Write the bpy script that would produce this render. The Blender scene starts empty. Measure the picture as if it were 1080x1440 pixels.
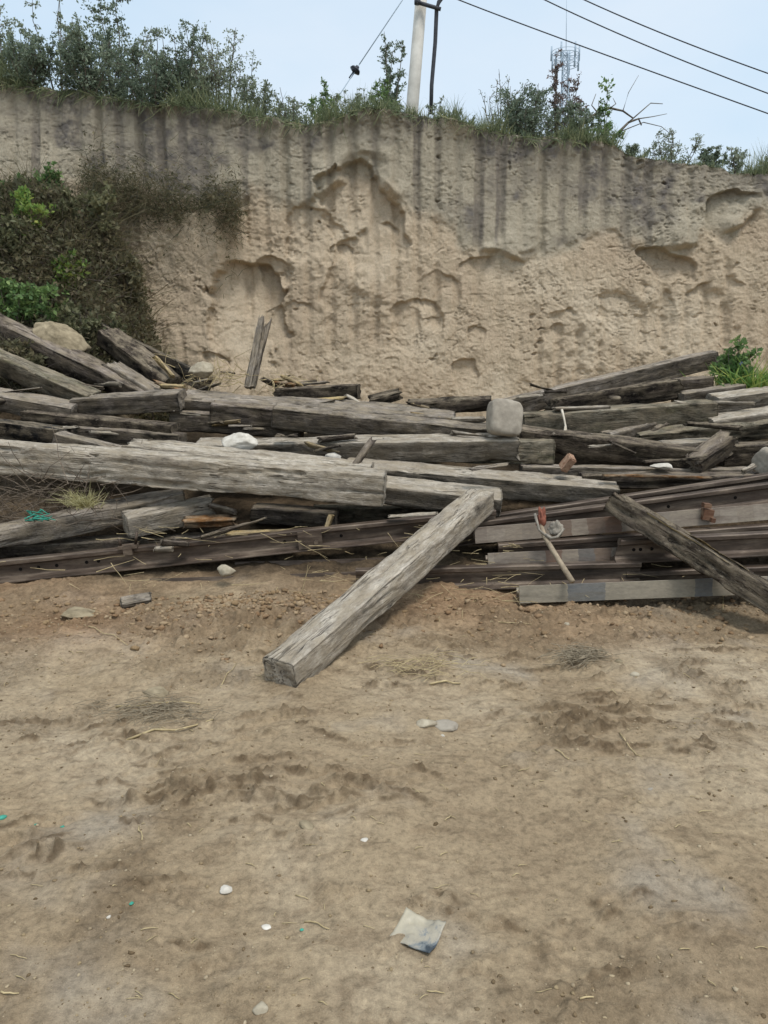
import bpy, math, random
import numpy as np
from mathutils import Vector, Matrix
random.seed(11)
RNG = np.random.default_rng(11)
C = bpy.context.scene.collection
SC = bpy.context.scene

# ------------------------------------------------------------------ camera
CAMH, PITCH, FPX = 1.65, math.radians(13.0), 1040.0
cp, sp = math.cos(PITCH), math.sin(PITCH)
def ray(px, py):
    a = (px-540)/FPX; b = (720-py)/FPX
    return Vector((a, cp+b*sp, -sp+b*cp))
def at(px, py, Y):
    d = ray(px, py); t = Y/d.y
    return Vector((d.x*t, Y, CAMH+d.z*t))
def atz(px, py, z=0.0):
    d = ray(px, py); t = (z-CAMH)/d.z
    return Vector((d.x*t, d.y*t, z))
cam_d = bpy.data.cameras.new('camera'); cam = bpy.data.objects.new('camera', cam_d); C.objects.link(cam)
cam_d.sensor_fit = 'VERTICAL'; cam_d.sensor_width = 27; cam_d.sensor_height = 36; cam_d.lens = 26
cam_d.clip_end = 3000; cam_d.clip_start = 0.05
cam.location = (0, 0, CAMH); cam.rotation_euler = (math.pi/2-PITCH, 0, 0)
SC.camera = cam

# ------------------------------------------------------------------ noise
def _hash(ix, iy, iz, seed):
    h = (ix.astype(np.uint32)*np.uint32(374761393) + iy.astype(np.uint32)*np.uint32(668265263)
         + iz.astype(np.uint32)*np.uint32(2246822519) + np.uint32((seed*3266489917) & 0xffffffff))
    h = (h ^ (h >> np.uint32(13)))*np.uint32(1274126177)
    h = (h ^ (h >> np.uint32(15)))*np.uint32(2654435761)
    return ((h ^ (h >> np.uint32(16))) & np.uint32(0xffffff)).astype(np.float32)/16777215.0
def vnoise(x, y, z=None, seed=0):
    x = np.asarray(x, dtype=np.float32); y = np.asarray(y, dtype=np.float32)
    z = np.zeros_like(x) if z is None else np.asarray(z, dtype=np.float32)
    fx, fy, fz = np.floor(x), np.floor(y), np.floor(z)
    ix, iy, iz = fx.astype(np.int64), fy.astype(np.int64), fz.astype(np.int64)
    tx, ty, tz = x-fx, y-fy, z-fz
    s = lambda t: t*t*t*(t*(t*6-15)+10)
    u, v, w = s(tx), s(ty), s(tz)
    r = 0
    for k in (0, 1):
        wk = w if k else 1-w
        if k and not np.any(tz): break
        for j in (0, 1):
            wj = v if j else 1-v
            r = r + wk*wj*(_hash(ix, iy+j, iz+k, seed)*(1-u) + _hash(ix+1, iy+j, iz+k, seed)*u)
    return r*2-1
def fbm(x, y, z=None, oct=3, seed=0, gain=.5):
    a, r, t = 1.0, 0, 0
    for o in range(oct):
        f = 2.03**o
        r = r + a*vnoise(x*f+o*7.3, y*f-o*3.1, None if z is None else z*f+o*1.7, seed+o*17)
        t += a; a *= gain
    return r/t
def worley(x, y, seed=0):
    fx, fy = np.floor(x), np.floor(y); ix, iy = fx.astype(np.int64), fy.astype(np.int64)
    best = np.full(x.shape, 9.0, np.float32); bid = np.zeros(x.shape, np.float32); z0 = np.zeros_like(ix)
    for j in (-1, 0, 1):
        for i in (-1, 0, 1):
            a = _hash(ix+i, iy+j, z0, seed); b = _hash(ix+i, iy+j, z0, seed+5); c = _hash(ix+i, iy+j, z0, seed+9)
            d = np.sqrt((fx+i+a-x)**2+(fy+j+b-y)**2)
            m = d < best; best = np.where(m, d, best); bid = np.where(m, c, bid)
    return best, bid
def sstep(a, b, x):
    t = np.clip((x-a)/(b-a), 0, 1); return t*t*(3-2*t)

# ------------------------------------------------------------------ mesh plumbing
def mesh_np(name, V, F, attrs=None, smooth=True):
    me = bpy.data.meshes.new(name)
    V = np.asarray(V, np.float32); F = np.asarray(F, np.int32)
    n = F.shape[1]
    me.vertices.add(len(V)); me.vertices.foreach_set('co', V.ravel())
    me.loops.add(F.size); me.loops.foreach_set('vertex_index', F.ravel())
    me.polygons.add(len(F))
    me.polygons.foreach_set('loop_start', np.arange(0, F.size, n, dtype=np.int32))
    me.polygons.foreach_set('loop_total', np.full(len(F), n, np.int32))
    if attrs:
        for k, a in attrs.items():
            at_ = me.attributes.new(k, 'FLOAT', 'POINT'); at_.data.foreach_set('value', np.asarray(a, np.float32).ravel())
    me.update(calc_edges=True)
    if smooth: me.polygons.foreach_set('use_smooth', np.ones(len(F), bool))
    return me
def link(name, me, mat=None, parent=None, mw=None):
    o = bpy.data.objects.new(name, me); C.objects.link(o)
    if me is not None: me.name = name
    if mat is not None: me.materials.clear(); me.materials.append(mat)
    mw = (wm(parent) if parent is not None else Matrix.Identity(4)) if mw is None else mw
    if parent is not None: o.parent = parent
    o.matrix_basis = mw if parent is None else wm(parent).inverted() @ mw
    WM[o.name] = mw.copy()
    return o
WM = {}
def wm(o): return WM[o.name]
def tag(o, label=None, cat=None, group=None, kind=None):
    if label: o['label'] = label
    if cat: o['category'] = cat
    if group: o['group'] = group
    if kind: o['kind'] = kind
    return o
def empty(name, loc, label, cat, group=None):
    o = bpy.data.objects.new(name, None); C.objects.link(o); o.location = loc; o.empty_display_size = .1
    WM[o.name] = Matrix.Translation(loc)
    return tag(o, label, cat, group)
class MB:
    """collects tubes, boxes and polygons in world space, then becomes one mesh object"""
    def __init__(s): s.v = []; s.f = []
    def tube(s, pts, r0, r1=None, n=6, cap=True):
        pts = [Vector(p) for p in pts]; r1 = r0 if r1 is None else r1
        b = len(s.v); m = len(pts); ref = Vector((.31, .2, .93))
        for i, p in enumerate(pts):
            d = (pts[min(i+1, m-1)]-pts[max(i-1, 0)])
            d = d.normalized() if d.length > 1e-9 else Vector((0, 0, 1))
            a = d.cross(ref); a = a.normalized() if a.length > 1e-4 else d.cross(Vector((1, 0, 0))).normalized()
            c = d.cross(a); r = r0+(r1-r0)*i/max(1, m-1)
            for k in range(n):
                t = 2*math.pi*k/n; s.v.append(p+a*math.cos(t)*r+c*math.sin(t)*r)
        for i in range(m-1):
            for k in range(n):
                k2 = (k+1) % n
                s.f.append((b+i*n+k, b+i*n+k2, b+(i+1)*n+k2, b+(i+1)*n+k))
        if cap:
            s.f.append(tuple(b+k for k in range(n))[::-1]); s.f.append(tuple(b+(m-1)*n+k for k in range(n)))
        return s
    def box(s, M, sx, sy, sz):
        b = len(s.v)
        for x in (-1, 1):
            for y in (-1, 1):
                for z in (-1, 1): s.v.append(M @ Vector((x*sx/2, y*sy/2, z*sz/2)))
        for f in ((0, 1, 3, 2), (4, 6, 7, 5), (0, 4, 5, 1), (2, 3, 7, 6), (0, 2, 6, 4), (1, 5, 7, 3)): s.f.append(tuple(b+i for i in f))
        return s
    def poly(s, pts):
        b = len(s.v); s.v += [Vector(p) for p in pts]; s.f.append(tuple(range(b, b+len(pts)))); return s
    def build(s, name, mat, parent=None, smooth=True, origin=None):
        o0 = Vector(origin) if origin is not None else (wm(parent).translation if parent is not None else sum(s.v, Vector())/len(s.v))
        me = bpy.data.meshes.new(name); me.from_pydata([tuple(v-o0) for v in s.v], [], s.f); me.update()
        if smooth: me.polygons.foreach_set('use_smooth', np.ones(len(me.polygons), bool))
        return link(name, me, mat, parent, Matrix.Translation(o0))

# ------------------------------------------------------------------ materials
def lin(c):
    if isinstance(c, str):
        c = [int(c[i:i+2], 16)/255 for i in (0, 2, 4)]
        c = [x/12.92 if x <= .04045 else ((x+.055)/1.055)**2.4 for x in c]
    return (*c, 1)
class Mat:
    def __init__(s, name, rough=.9, spec=.2):
        s.m = bpy.data.materials.new(name); s.m.use_nodes = True; s.t = s.m.node_tree; s.N = s.t.nodes
        s.b = s.N['Principled BSDF']; s.b.inputs['Roughness'].default_value = rough
        s.b.inputs['Specular IOR Level'].default_value = spec
        s.tc = s.N.new('ShaderNodeTexCoord')
        s.oi = None
    def l(s, a, b): s.t.links.new(a, b)
    def objrand(s):
        if s.oi is None: s.oi = s.N.new('ShaderNodeObjectInfo')
        return s.oi.outputs['Random']
    def coord(s, scale=(1, 1, 1), which='Object', jitter=True):
        m = s.N.new('ShaderNodeMapping'); m.inputs['Scale'].default_value = scale
        s.l(s.tc.outputs[which], m.inputs['Vector'])
        if jitter:
            k = s.N.new('ShaderNodeMath'); k.operation = 'MULTIPLY'; k.inputs[1].default_value = 57.0
            s.l(s.objrand(), k.inputs[0]); s.l(k.outputs[0], m.inputs['Location'])
        return m.outputs[0]
    def noise(s, vec, scale=1, detail=5, rough=.55, dist=0):
        n = s.N.new('ShaderNodeTexNoise'); n.inputs['Scale'].default_value = scale; n.inputs['Detail'].default_value = detail
        n.inputs['Roughness'].default_value = rough; n.inputs['Distortion'].default_value = dist
        s.l(vec, n.inputs['Vector']); return n.outputs['Fac']
    def attr(s, name):
        n = s.N.new('ShaderNodeAttribute'); n.attribute_name = name; return n.outputs['Fac']
    def ramp(s, fac, stops, mode='LINEAR'):
        r = s.N.new('ShaderNodeValToRGB'); r.color_ramp.interpolation = mode
        e = r.color_ramp.elements
        while len(e) < len(stops): e.new(.5)
        for k, (p, c) in zip(e, stops):
            k.position = p; k.color = lin(c) if not isinstance(c, (int, float)) else (c, c, c, 1)
        s.l(fac, r.inputs[0]); return r.outputs[0]
    def mix(s, fac, a, b, mode='MIX'):
        n = s.N.new('ShaderNodeMix'); n.data_type = 'RGBA'; n.blend_type = mode
        for i, x in ((0, fac), (6, a), (7, b)):
            if isinstance(x, bpy.types.NodeSocket): s.l(x, n.inputs[i])
            elif i == 0: n.inputs[0].default_value = x
            else: n.inputs[i].default_value = lin(x)
        return n.outputs[2]
    def math(s, op, a, b=0.0):
        n = s.N.new('ShaderNodeMath'); n.operation = op
        for i, x in enumerate((a, b)):
            if isinstance(x, bpy.types.NodeSocket): s.l(x, n.inputs[i])
            else: n.inputs[i].default_value = x
        return n.outputs[0]
    def bump(s, h, strength=.5, dist=.01):
        n = s.N.new('ShaderNodeBump'); n.inputs['Strength'].default_value = strength; n.inputs['Distance'].default_value = dist
        s.l(h, n.inputs['Height']); s.l(n.outputs[0], s.b.inputs['Normal'])
    def col(s, c):
        if isinstance(c, bpy.types.NodeSocket): s.l(c, s.b.inputs['Base Color'])
        else: s.b.inputs['Base Color'].default_value = lin(c)
        return s

def wood(name, light, mid, dark, moss=0.0, patch=.5):
    m = Mat(name, .93, .12)
    grain = m.noise(m.coord((3.0, 30, 30)), 1, 6, .65, .8)
    blot = m.noise(m.coord((3.2, 7, 7)), 1.0, 7, .68, .5)
    iso = m.noise(m.coord((14, 22, 22)), 1, 6, .7)
    fine = m.noise(m.coord((40, 150, 150)), 1, 4, .65)
    c = m.ramp(blot, [(patch-.15, dark), (patch-.03, mid), (patch+.12, light)])
    c = m.mix(.30, c, m.ramp(grain, [(.34, .42), (.48, .9), (.7, 1.1)]), 'MULTIPLY')
    c = m.mix(.8, c, m.ramp(iso, [(.3, .55), (.5, .95), (.7, 1.18)]), 'MULTIPLY')
    c = m.mix(.7, c, m.ramp(fine, [(.3, .65), (.6, 1.12)]), 'MULTIPLY')
    tint = m.ramp(m.objrand(), [(0, .84), (1, 1.1)]); c = m.mix(1, c, tint, 'MULTIPLY')
    ck = m.noise(m.coord((1.6, 26, 26)), 1, 3, .5, .6)
    ck = m.math('ABSOLUTE', m.math('SUBTRACT', ck, .5))
    ckm = m.math('MULTIPLY', m.ramp(ck, [(.006, 1.0), (.022, 0.0)]), m.ramp(m.noise(m.coord((3, 6, 6)), 1, 3), [(.46, 0.0), (.60, .8)]))
    c = m.mix(ckm, c, '241f1a')
    chip = m.noise(m.coord((6, 16, 16)), 1.5, 4, .55); c = m.mix(m.ramp(chip, [(.67, 0.0), (.72, .6)]), c, dark)
    lich = m.noise(m.coord((10, 20, 20)), 2.0, 6, .7)
    c = m.mix(m.ramp(lich, [(.58, 0.0), (.68, .5)]), c, 'bcb09c')
    du = m.noise(m.coord((5, 9, 9)), 1.2, 6, .7); c = m.mix(m.ramp(du, [(.42, 0.0), (.62, .7)]), c, '978a75')
    if moss:
        mm = m.noise(m.coord((3, 9, 9)), 1.7, 7, .7)
        c = m.mix(m.ramp(mm, [(.60-.12*moss, 0.0), (.76-.12*moss, .65)]), c, '736f52')
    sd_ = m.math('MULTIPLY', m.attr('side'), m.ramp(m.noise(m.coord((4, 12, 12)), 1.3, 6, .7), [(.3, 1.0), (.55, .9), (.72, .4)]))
    c = m.mix(sd_, c, m.mix(1, c, '4a433c', 'MULTIPLY'))  # creosoted sides, with shade also painted in on all but the top
    m.col(c)
    hsum = m.math('ADD', m.math('MULTIPLY', grain, .8), m.math('ADD', m.math('MULTIPLY', iso, .9), m.math('MULTIPLY', fine, .5)))
    hsum = m.math('SUBTRACT', hsum, ckm)
    m.bump(hsum, 1.0, .016); return m.m
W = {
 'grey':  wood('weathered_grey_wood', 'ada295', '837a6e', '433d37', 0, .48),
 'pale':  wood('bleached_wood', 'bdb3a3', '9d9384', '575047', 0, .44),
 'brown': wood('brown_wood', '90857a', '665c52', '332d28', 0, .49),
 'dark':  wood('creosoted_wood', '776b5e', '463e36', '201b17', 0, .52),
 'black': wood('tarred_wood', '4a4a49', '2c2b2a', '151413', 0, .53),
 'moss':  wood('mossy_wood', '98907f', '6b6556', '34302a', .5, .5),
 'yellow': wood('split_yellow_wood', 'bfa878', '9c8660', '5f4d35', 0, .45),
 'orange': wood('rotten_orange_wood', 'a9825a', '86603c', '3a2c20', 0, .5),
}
def rust(name, cols, marks=False):
    m = Mat(name, .55, .5); m.b.inputs['Metallic'].default_value = .3
    n1 = m.noise(m.coord((1.5, 9, 9)), 2, 6, .6, .2); n2 = m.noise(m.coord((30, 60, 60)), 1, 4, .6)
    c = m.ramp(n1, [(.3, cols[0]), (.5, cols[1]), (.7, cols[2])])
    if marks:
        sx = m.N.new('ShaderNodeSeparateXYZ'); m.l(m.coord((1, 1, 1), jitter=False), sx.inputs[0])
        w = m.math('ADD', sx.outputs[0], m.math('MULTIPLY', m.noise(m.coord((3, 3, 3)), 1, 2), .05))
        w = m.math('FLOOR', m.math('DIVIDE', m.math('ADD', w, m.math('MULTIPLY', m.noise(m.coord((9, 40, 40)), 1, 3), .03)), .115))
        wn = m.N.new('ShaderNodeTexWhiteNoise'); wn.noise_dimensions = '1D'
        m.l(m.math('ADD', w, m.math('MULTIPLY', m.objrand(), 91)), wn.inputs['W'])
        bands = [(0, '857a6c'), (.22, '6b5645'), (.36, '958a7a'), (.62, '5d5a56'), (.72, '8d8170'), (.9, '70503b')] if marks is True else [(0, '8d8473'), (.68, '4f565d'), (.84, '93897a')]
        band = m.ramp(wn.outputs['Value'], bands, 'CONSTANT')
        c = m.mix(m.math('MULTIPLY', m.ramp(n1, [(.3, .25), (.6, .8)]), 1.0), c, band)
    c = m.mix(.6, c, m.ramp(n2, [(.3, .7), (.65, 1.12)]), 'MULTIPLY'); m.col(c)
    m.bump(n2, .4, .004); return m.m
RUST = rust('rusted_steel', ['32291f', '53463b', '7f7161'])
RUSTP = rust('rail_foot_steel', ['5c4c3f', '83766a', 'a0937f'], True)
RUSTG = rust('painted_rail_foot', ['6c6455', '8d8473', 'a0957f'], 'grey')
RUSTO = rust('orange_rust', ['3f2d22', '6b4a36', '947a62'])
HOLE = Mat('hole_shadow_iron', .95).col('16120f').m

def simple(name, c1, c2, scale=12, rough=.85, bump=.4, dist=.01, metal=0):
    m = Mat(name, rough, .25); m.b.inputs['Metallic'].default_value = metal
    n = m.noise(m.coord((1, 1, 1)), scale, 6, .6)
    m.col(m.ramp(n, [(.3, c1), (.68, c2)])); m.bump(n, bump, dist); return m.m
STONE_P = simple('pale_stone', '857a67', 'aea48f', 20)
STONE_W = simple('white_stone', 'a19a8c', 'd2ccc0', 16)
STONE_Y = simple('yellowish_stone', '6d624d', 'a5977c', 14, dist=.03)
STONE_G = simple('grey_stone', '827a6d', 'a59c8d', 14)
BRICK = simple('old_brick', '7d5a45', 'a98d75', 40)
TEAL = simple('teal_plastic_net', '2c7d6a', '4a9d88', 30, .5)
STRAW = simple('dry_straw', '8f7f5e', 'c0ae86', 30)
TWIG = simple('dark_twig', '4a4037', '7d7060', 30)
BARK = simple('shrub_bark', '4b443c', '777064', 20)
CONCRETE = simple('pole_concrete', 'b3afa5', 'cfcbc1', 6, .85, .15)
PIPE = simple('black_conduit', '35363a', '4a4b50', 20, .6, .1)
WIREM = simple('wire_aluminium', '2e3136', '44484e', 30, .6, .1)
CERAM = simple('dark_ceramic', '2a2c33', '3c3f48', 10, .35, .05)
GALV_HAZE = simple('hazed_galvanised_steel', '9dadba', 'b2c0cb', 5, .6, .05)  # pale blue tone paints distance haze onto the far tower's steel
CLOTHR = simple('faded_red_cloth', '75483a', '9c6350', 18)
CLOTHW = simple('dirty_white_cloth', '6f6960', '9c9486', 30)
STICKM = simple('old_stick_wood', '7a6d5c', 'a2937c', 22)
FIBRE = simple('pale_bark_fibre', 'a79c89', 'cdc4b2', 22)

def leafmat(name, cols, rough=.6):
    m = Mat(name, rough, .25)
    c = m.ramp(m.attr('rnd'), [(i/(len(cols)-1), x) for i, x in enumerate(cols)])
    m.col(c)
    tr = m.N.new('ShaderNodeBsdfTranslucent'); m.l(c, tr.inputs[0])
    mx = m.N.new('ShaderNodeMixShader'); mx.inputs[0].default_value = .4
    m.l(m.b.outputs[0], mx.inputs[1]); m.l(tr.outputs[0], mx.inputs[2])
    m.l(mx.outputs[0], m.N['Material Output'].inputs[0]); return m.m
L_DARK = leafmat('dark_green_leaves', ['566354', '6b7966', '838f79', '9aa287'])
L_GREY = leafmat('grey_green_leaves', ['6a7561', '818c75', '979f86', 'abb096'])
L_MID = leafmat('mid_green_leaves', ['45603c', '5e7a4a', '7b9459', '98a96a'])
L_BRIGHT = leafmat('bright_green_leaves', ['4c7340', '6c8f4c', '92a858', 'b9b866'])
L_OLIVE = leafmat('olive_leaves', ['4a4f3a', '62664b', '7c7b5b', '8f8967'])
L_RED = leafmat('reddish_leaves', ['4c4a42', '6a5a52', '84706a', '5c6650'])
L_THICK = leafmat('thicket_leaves', ['3f4238', '55563f', '6b684f', '7d7558', '7b6a58'])
L_DRY = leafmat('dry_grass_blades', ['5d5644', '7c7259', '9b906f', 'b5ab86'])
L_GRASS = leafmat('clifftop_grass_blades', ['56604a', '6d7858', '858e6a', 'a3a27c'])
FLOWER = Mat('purple_petals', .6).col('5a5a9c').m

# ------------------------------------------------------------------ terrain
PY = [4.2, 4.45, 4.7, 5.0, 5.25, 5.6, 6.2, 7.0, 8.0, 9.0, 10]
PZ = [0.0, .05, .18, .40, .62, .76, .93, 1.18, 1.33, 1.42, 1.5]
MY = [4.5, 4.9, 5.3, 6.2, 6.8, 7.2, 7.8, 8.6, 9.0, 10.5]
MZ = [0.0, .05, .15, .36, .66, .78, .66, .6, .6, .6]
def bank(x, y):
    a = np.clip(-(x+2.15), 0, 1.6)*.52*sstep(5.9, 7.4, y)*sstep(2.15, 2.8, -x)
    b = 1.75*sstep(7.7, 9.0, y)*sstep(2.5, 3.3, -x)
    return a+b
def prof(x, y): return float(np.interp(y, PY, PZ)+bank(np.float64(x), np.float64(y)))
def hit(px, py, dz=0.0):
    d = ray(px, py); y = 3.6
    while y < 9.3:
        t = y/d.y
        if CAMH+d.z*t < prof(d.x*t, y)+dz: break
        y += .01
    return at(px, py, y)
def ground_z(x, y, fine=True):
    x = np.asarray(x, np.float32); y = np.asarray(y, np.float32)
    z = .05*fbm(x*.7, y*.7, oct=3, seed=3) + .028*fbm(x*2.3, y*2.3, oct=3, seed=5)
    md = np.interp(y, MY, MZ).astype(np.float32)
    z = z*(1-.3*sstep(.5, 3, 3-y)) + md + bank(x, y)*.97 + .05*sstep(4.5, 6, y)*fbm(x*3, y*3, oct=3, seed=8)
    if fine:
        z = z+ground_fine(x, y)[0]
    return z
ra = random.Random(5)
ARCS = []
def arcs_at(px, py, sx, sy, n, lo=.12, hi=.34, slope=0.0):
    for _ in range(n):
        p = atz(px+ra.uniform(-sx, sx), py+ra.uniform(-sy, sy)); ARCS.append((p.x, p.y, ra.uniform(lo, hi)*1.25, ra.uniform(-.9, .5), slope+ra.gauss(0, .25), ra.uniform(.008, .017), len(ARCS)*3+300))
arcs_at(380, 1070, 230, 60, 26); arcs_at(470, 1110, 120, 30, 10); arcs_at(260, 1120, 110, 40, 12); arcs_at(40, 1185, 70, 40, 10, slope=.3); arcs_at(830, 1030, 70, 45, 14)
arcs_at(990, 1010, 90, 60, 12, slope=-.2); arcs_at(150, 1040, 120, 40, 8); arcs_at(560, 1290, 450, 110, 22, .06, .2); arcs_at(600, 1000, 300, 40, 12); arcs_at(700, 930, 330, 35, 20, .1, .4)
def ground_fine(x, y):
    near = sstep(3.5, 4.4, y)*sstep(6.3, 5.6, y)                               # churned clods by the pile
    wob = .10*fbm(x*1.5, y*1.5, oct=2, seed=21)
    churn = np.zeros_like(x)
    z = np.zeros_like(x)
    # cleat prints of tracked machines: strips running left-right in front of the pile
    for (x0, y0, L, cur, slo, w_, k_) in ARCS:                 # crumbled edges left by machine cleats
        mk = (np.abs(x-x0) < L*.62) & (np.abs(y-y0) < .22)
        if not mk.any(): continue
        xx, yy = x[mk], y[mk]; wv = wob[mk]
        f = y0+cur*np.abs(xx-x0)*(.4+.6*np.abs(xx-x0)/L)+slo*(xx-x0)+.25*wv+.016*fbm(xx*14, yy*3, oct=2, seed=k_)
        t = np.clip(1-(np.abs(xx-x0)/(L*.55))**2, 0, 1); d_ = (yy-f)/w_
        g = np.exp(-d_*d_)*t
        z[mk] += g*(.006+.030*np.clip(fbm(xx*34, yy*34, oct=2, seed=k_+2)+.1, 0, 1))+.014*t*sstep(-.2, 1.4, d_)*np.exp(-np.clip(d_, 0, 9)*.35)-.006*t*np.exp(-(d_+1.6)**2)
        churn[mk] = np.maximum(churn[mk], g*sstep(-.45, .15, fbm(xx*16, yy*16, oct=2, seed=k_+1)))
    z += .011*fbm(x*6, y*6, oct=3, seed=41)*(.6+.7*near)+.004*(1-np.abs(fbm(x*8, y*13, oct=4, seed=43))-.7)+.009*np.clip(fbm(x*15, y*17, oct=4, seed=44)-.05, 0, 1)*sstep(-.2, .2, fbm(x*2, y*2.5, oct=2, seed=45))*3
    rid = 1-np.abs(fbm(x*4+.6*fbm(x*3, y*3, seed=2), y*9, oct=4, seed=47))
    z += .010*(rid-.75)*(.6+1.3*near)+.009*fbm(x*11, y*15, oct=3, seed=48)*sstep(-.2, .3, fbm(x*1.8, y*2.5, oct=2, seed=49))
    w1, id1 = worley(x*16, y*16, 3); w2, id2 = worley(x*34, y*34, 7)
    cm = sstep(.05, .45, fbm(x*2.6, y*2.6, oct=3, seed=51)+.55*near-.18+.5*churn)
    z += cm*(.036*np.clip(.45-w1, 0, 1)*(id1 > .45)+.018*np.clip(.5-w2, 0, 1)*(id2 > .4))
    hp = np.exp(-((x+.75)/.75)**2-((y-4.05)/.40)**2)+.7*np.exp(-((x-.9)/.8)**2-((y-4.25)/.25)**2)
    w3, id3 = worley(x*8+.4*fbm(x*9, y*9, seed=4), y*9, 17)
    z += hp*(.03+.085*np.clip(.55-w3, 0, 1)*(id3 > .3)+.03*np.clip(.5-w1, 0, 1)*(id1 > .3)+.035*fbm(x*9, y*12, oct=3, seed=66))
    z += churn*(.016*np.clip(.5-w2, 0, 1)*2*(id2 > .25)-.006)
    z += .004*fbm(x*38, y*38, oct=3, seed=61)
    return z, np.clip(cm*.5+1.1*churn*sstep(-.3, .1, fbm(x*22, y*22, oct=2, seed=55)), 0, 1), np.clip(near*(.75+1.1*fbm(x*.9+3, y*1.3, oct=2, seed=52)), 0, 1)
def axis(segs):
    out = []
    for a, b, n in segs: out.append(np.linspace(a, b, n, endpoint=False))
    return np.unique(np.concatenate(out+[np.array([segs[-1][1]])]))
gx = axis([(-60, -12, 16), (-12, -4.6, 60), (-4.6, -2.4, 180), (-2.4, 2.4, 680), (2.4, 4.6, 180), (4.6, 12, 60), (12, 60, 16)])
gy = axis([(-40, -4, 12), (-4, .9, 30), (.9, 3, 350), (3, 5, 240), (5, 7, 130), (7, 9.8, 110), (9.8, 12, 12)])
GX, GY = np.meshgrid(gx, gy)
GX = GX.astype(np.float32); GY = GY.astype(np.float32)
gz, gchurn, gnear = ground_fine(GX, GY)
GZ = ground_z(GX, GY, False)+gz
def gridF(nx, ny):
    i = np.arange(nx*ny).reshape(ny, nx)
    return np.stack([i[:-1, :-1], i[:-1, 1:], i[1:, 1:], i[1:, :-1]], -1).reshape(-1, 4)
def gz_at(x, y): return float(ground_z(np.array([x], np.float32), np.array([y], np.float32))[0])
def onground(px, py):
    d = ray(px, py); z = 0.0
    for _ in range(6):
        t = (z-CAMH)/d.z; z = gz_at(d.x*t, d.y*t)
    t = (z-CAMH)/d.z
    return Vector((d.x*t, d.y*t, z))

m = Mat('trodden_soil', .95, .12)
co = m.coord((1, 1, 1), jitter=False)
big = m.noise(co, .9, 4, .5, .3); slump = m.attr('slump'); mid = m.noise(m.coord((1, 1.7, 1), jitter=False), 6.5, 7, .68, .4); fin = m.noise(co, 42, 6, .7); grit = m.noise(co, 240, 3, .75)
c = m.ramp(big, [(.35, '907e65'), (.5, 'a08e73'), (.66, 'ac9c83')])
c = m.mix(m.ramp(mid, [(.36, .55), (.52, 0.0)]), c, '75644f')
c = m.mix(m.ramp(m.noise(co, 1.6, 4, .5), [(.55, 0.0), (.7, .6)]), c, 'a39a8b')
warm = m.mix(m.ramp(mid, [(.35, 0.0), (.6, 1.0)]), '73573f', '9a7c5e')
c = m.mix(m.math('MULTIPLY', m.attr('near'), .95), c, warm)
c = m.mix(m.math('MULTIPLY', m.attr('churn'), .72), c, '5c4c39')
c = m.mix(slump, c, 'ad9c80')
c = m.mix(m.math('MULTIPLY', m.attr('under'), .92), c, m.mix(m.ramp(mid, [(.35, 0.0), (.65, 1.0)]), '2f281f', '5a4c3b'))  # soil darkened below the pile, painting in the shade of the gaps
c = m.mix(.9, c, m.ramp(fin, [(.28, .58), (.5, .98), (.72, 1.25)]), 'MULTIPLY')
c = m.mix(.7, c, m.ramp(m.noise(m.coord((1, 1.6, 1), jitter=False), 17, 6, .7, .3), [(.33, .72), (.5, 1.0), (.7, 1.12)]), 'MULTIPLY')
c = m.mix(.5, c, m.ramp(grit, [(.3, .7), (.62, 1.15), (.8, 1.7)]), 'MULTIPLY')
m.col(c); m.bump(m.math('ADD', fin, m.math('MULTIPLY', grit, .6)), .75, .013)
SOIL = m.m
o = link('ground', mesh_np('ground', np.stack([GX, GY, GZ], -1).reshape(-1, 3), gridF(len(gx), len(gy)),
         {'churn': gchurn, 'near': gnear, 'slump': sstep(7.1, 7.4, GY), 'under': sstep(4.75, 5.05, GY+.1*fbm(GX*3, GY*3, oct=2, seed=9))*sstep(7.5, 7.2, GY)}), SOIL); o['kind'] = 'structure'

# ---- loess cliff
YC = 9.35
EDGE = [(-260, 92), (0, 112), (100, 125), (200, 141), (300, 152), (420, 180), (470, 168), (510, 158), (560, 160), (640, 176), (700, 187), (760, 196), (860, 207), (880, 222), (960, 234), (1080, 248), (1400, 275)]
ex = np.array([at(p, q, YC+.45).x for p, q in EDGE]); ez = np.array([at(p, q, YC+.45).z for p, q in EDGE])
def edge_z(x): return np.interp(x, ex, ez)
CRUST = [(-260, 250), (0, 250), (180, 262), (230, 288), (330, 286), (345, 262), (420, 285), (450, 268), (480, 250), (525, 240), (552, 262), (580, 300), (640, 318), (660, 352), (745, 366), (800, 340), (870, 322), (925, 352), (985, 340), (1080, 300), (1400, 300)]
kx = np.array([at(p, q, YC).x for p, q in CRUST]); kz = np.array([at(p, q, YC).z for p, q in CRUST])
cx = axis([(-40, -7, 24), (-7, -5.2, 30), (-5.2, 5.3, 900), (5.3, 7, 30), (7, 40, 24)])
cv = axis([(0, .22, 14), (.22, 1.0, 380)])
CX, CV = np.meshgrid(cx, cv); CX = CX.astype(np.float32); CV = CV.astype(np.float32)
CZT = (edge_z(CX)+.05*fbm(CX*4, CX*0, oct=3, seed=71)).astype(np.float32)
CZ = CV*CZT
def zof(py): return at(540, py, YC).z
def xof(px, py=350): return at(px, py, YC).x
wx = CX+.05*fbm(CX*3, CZ*3, oct=3, seed=72); wz = CZ+.07*fbm(CX*3.3+9, CZ*3.3, oct=3, seed=73)
kl = np.interp(wx, kx, kz)
crust = sstep(-.03, .05, wz-kl).astype(np.float32)
low = sstep(.1, -.35, wz-kl)
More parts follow.
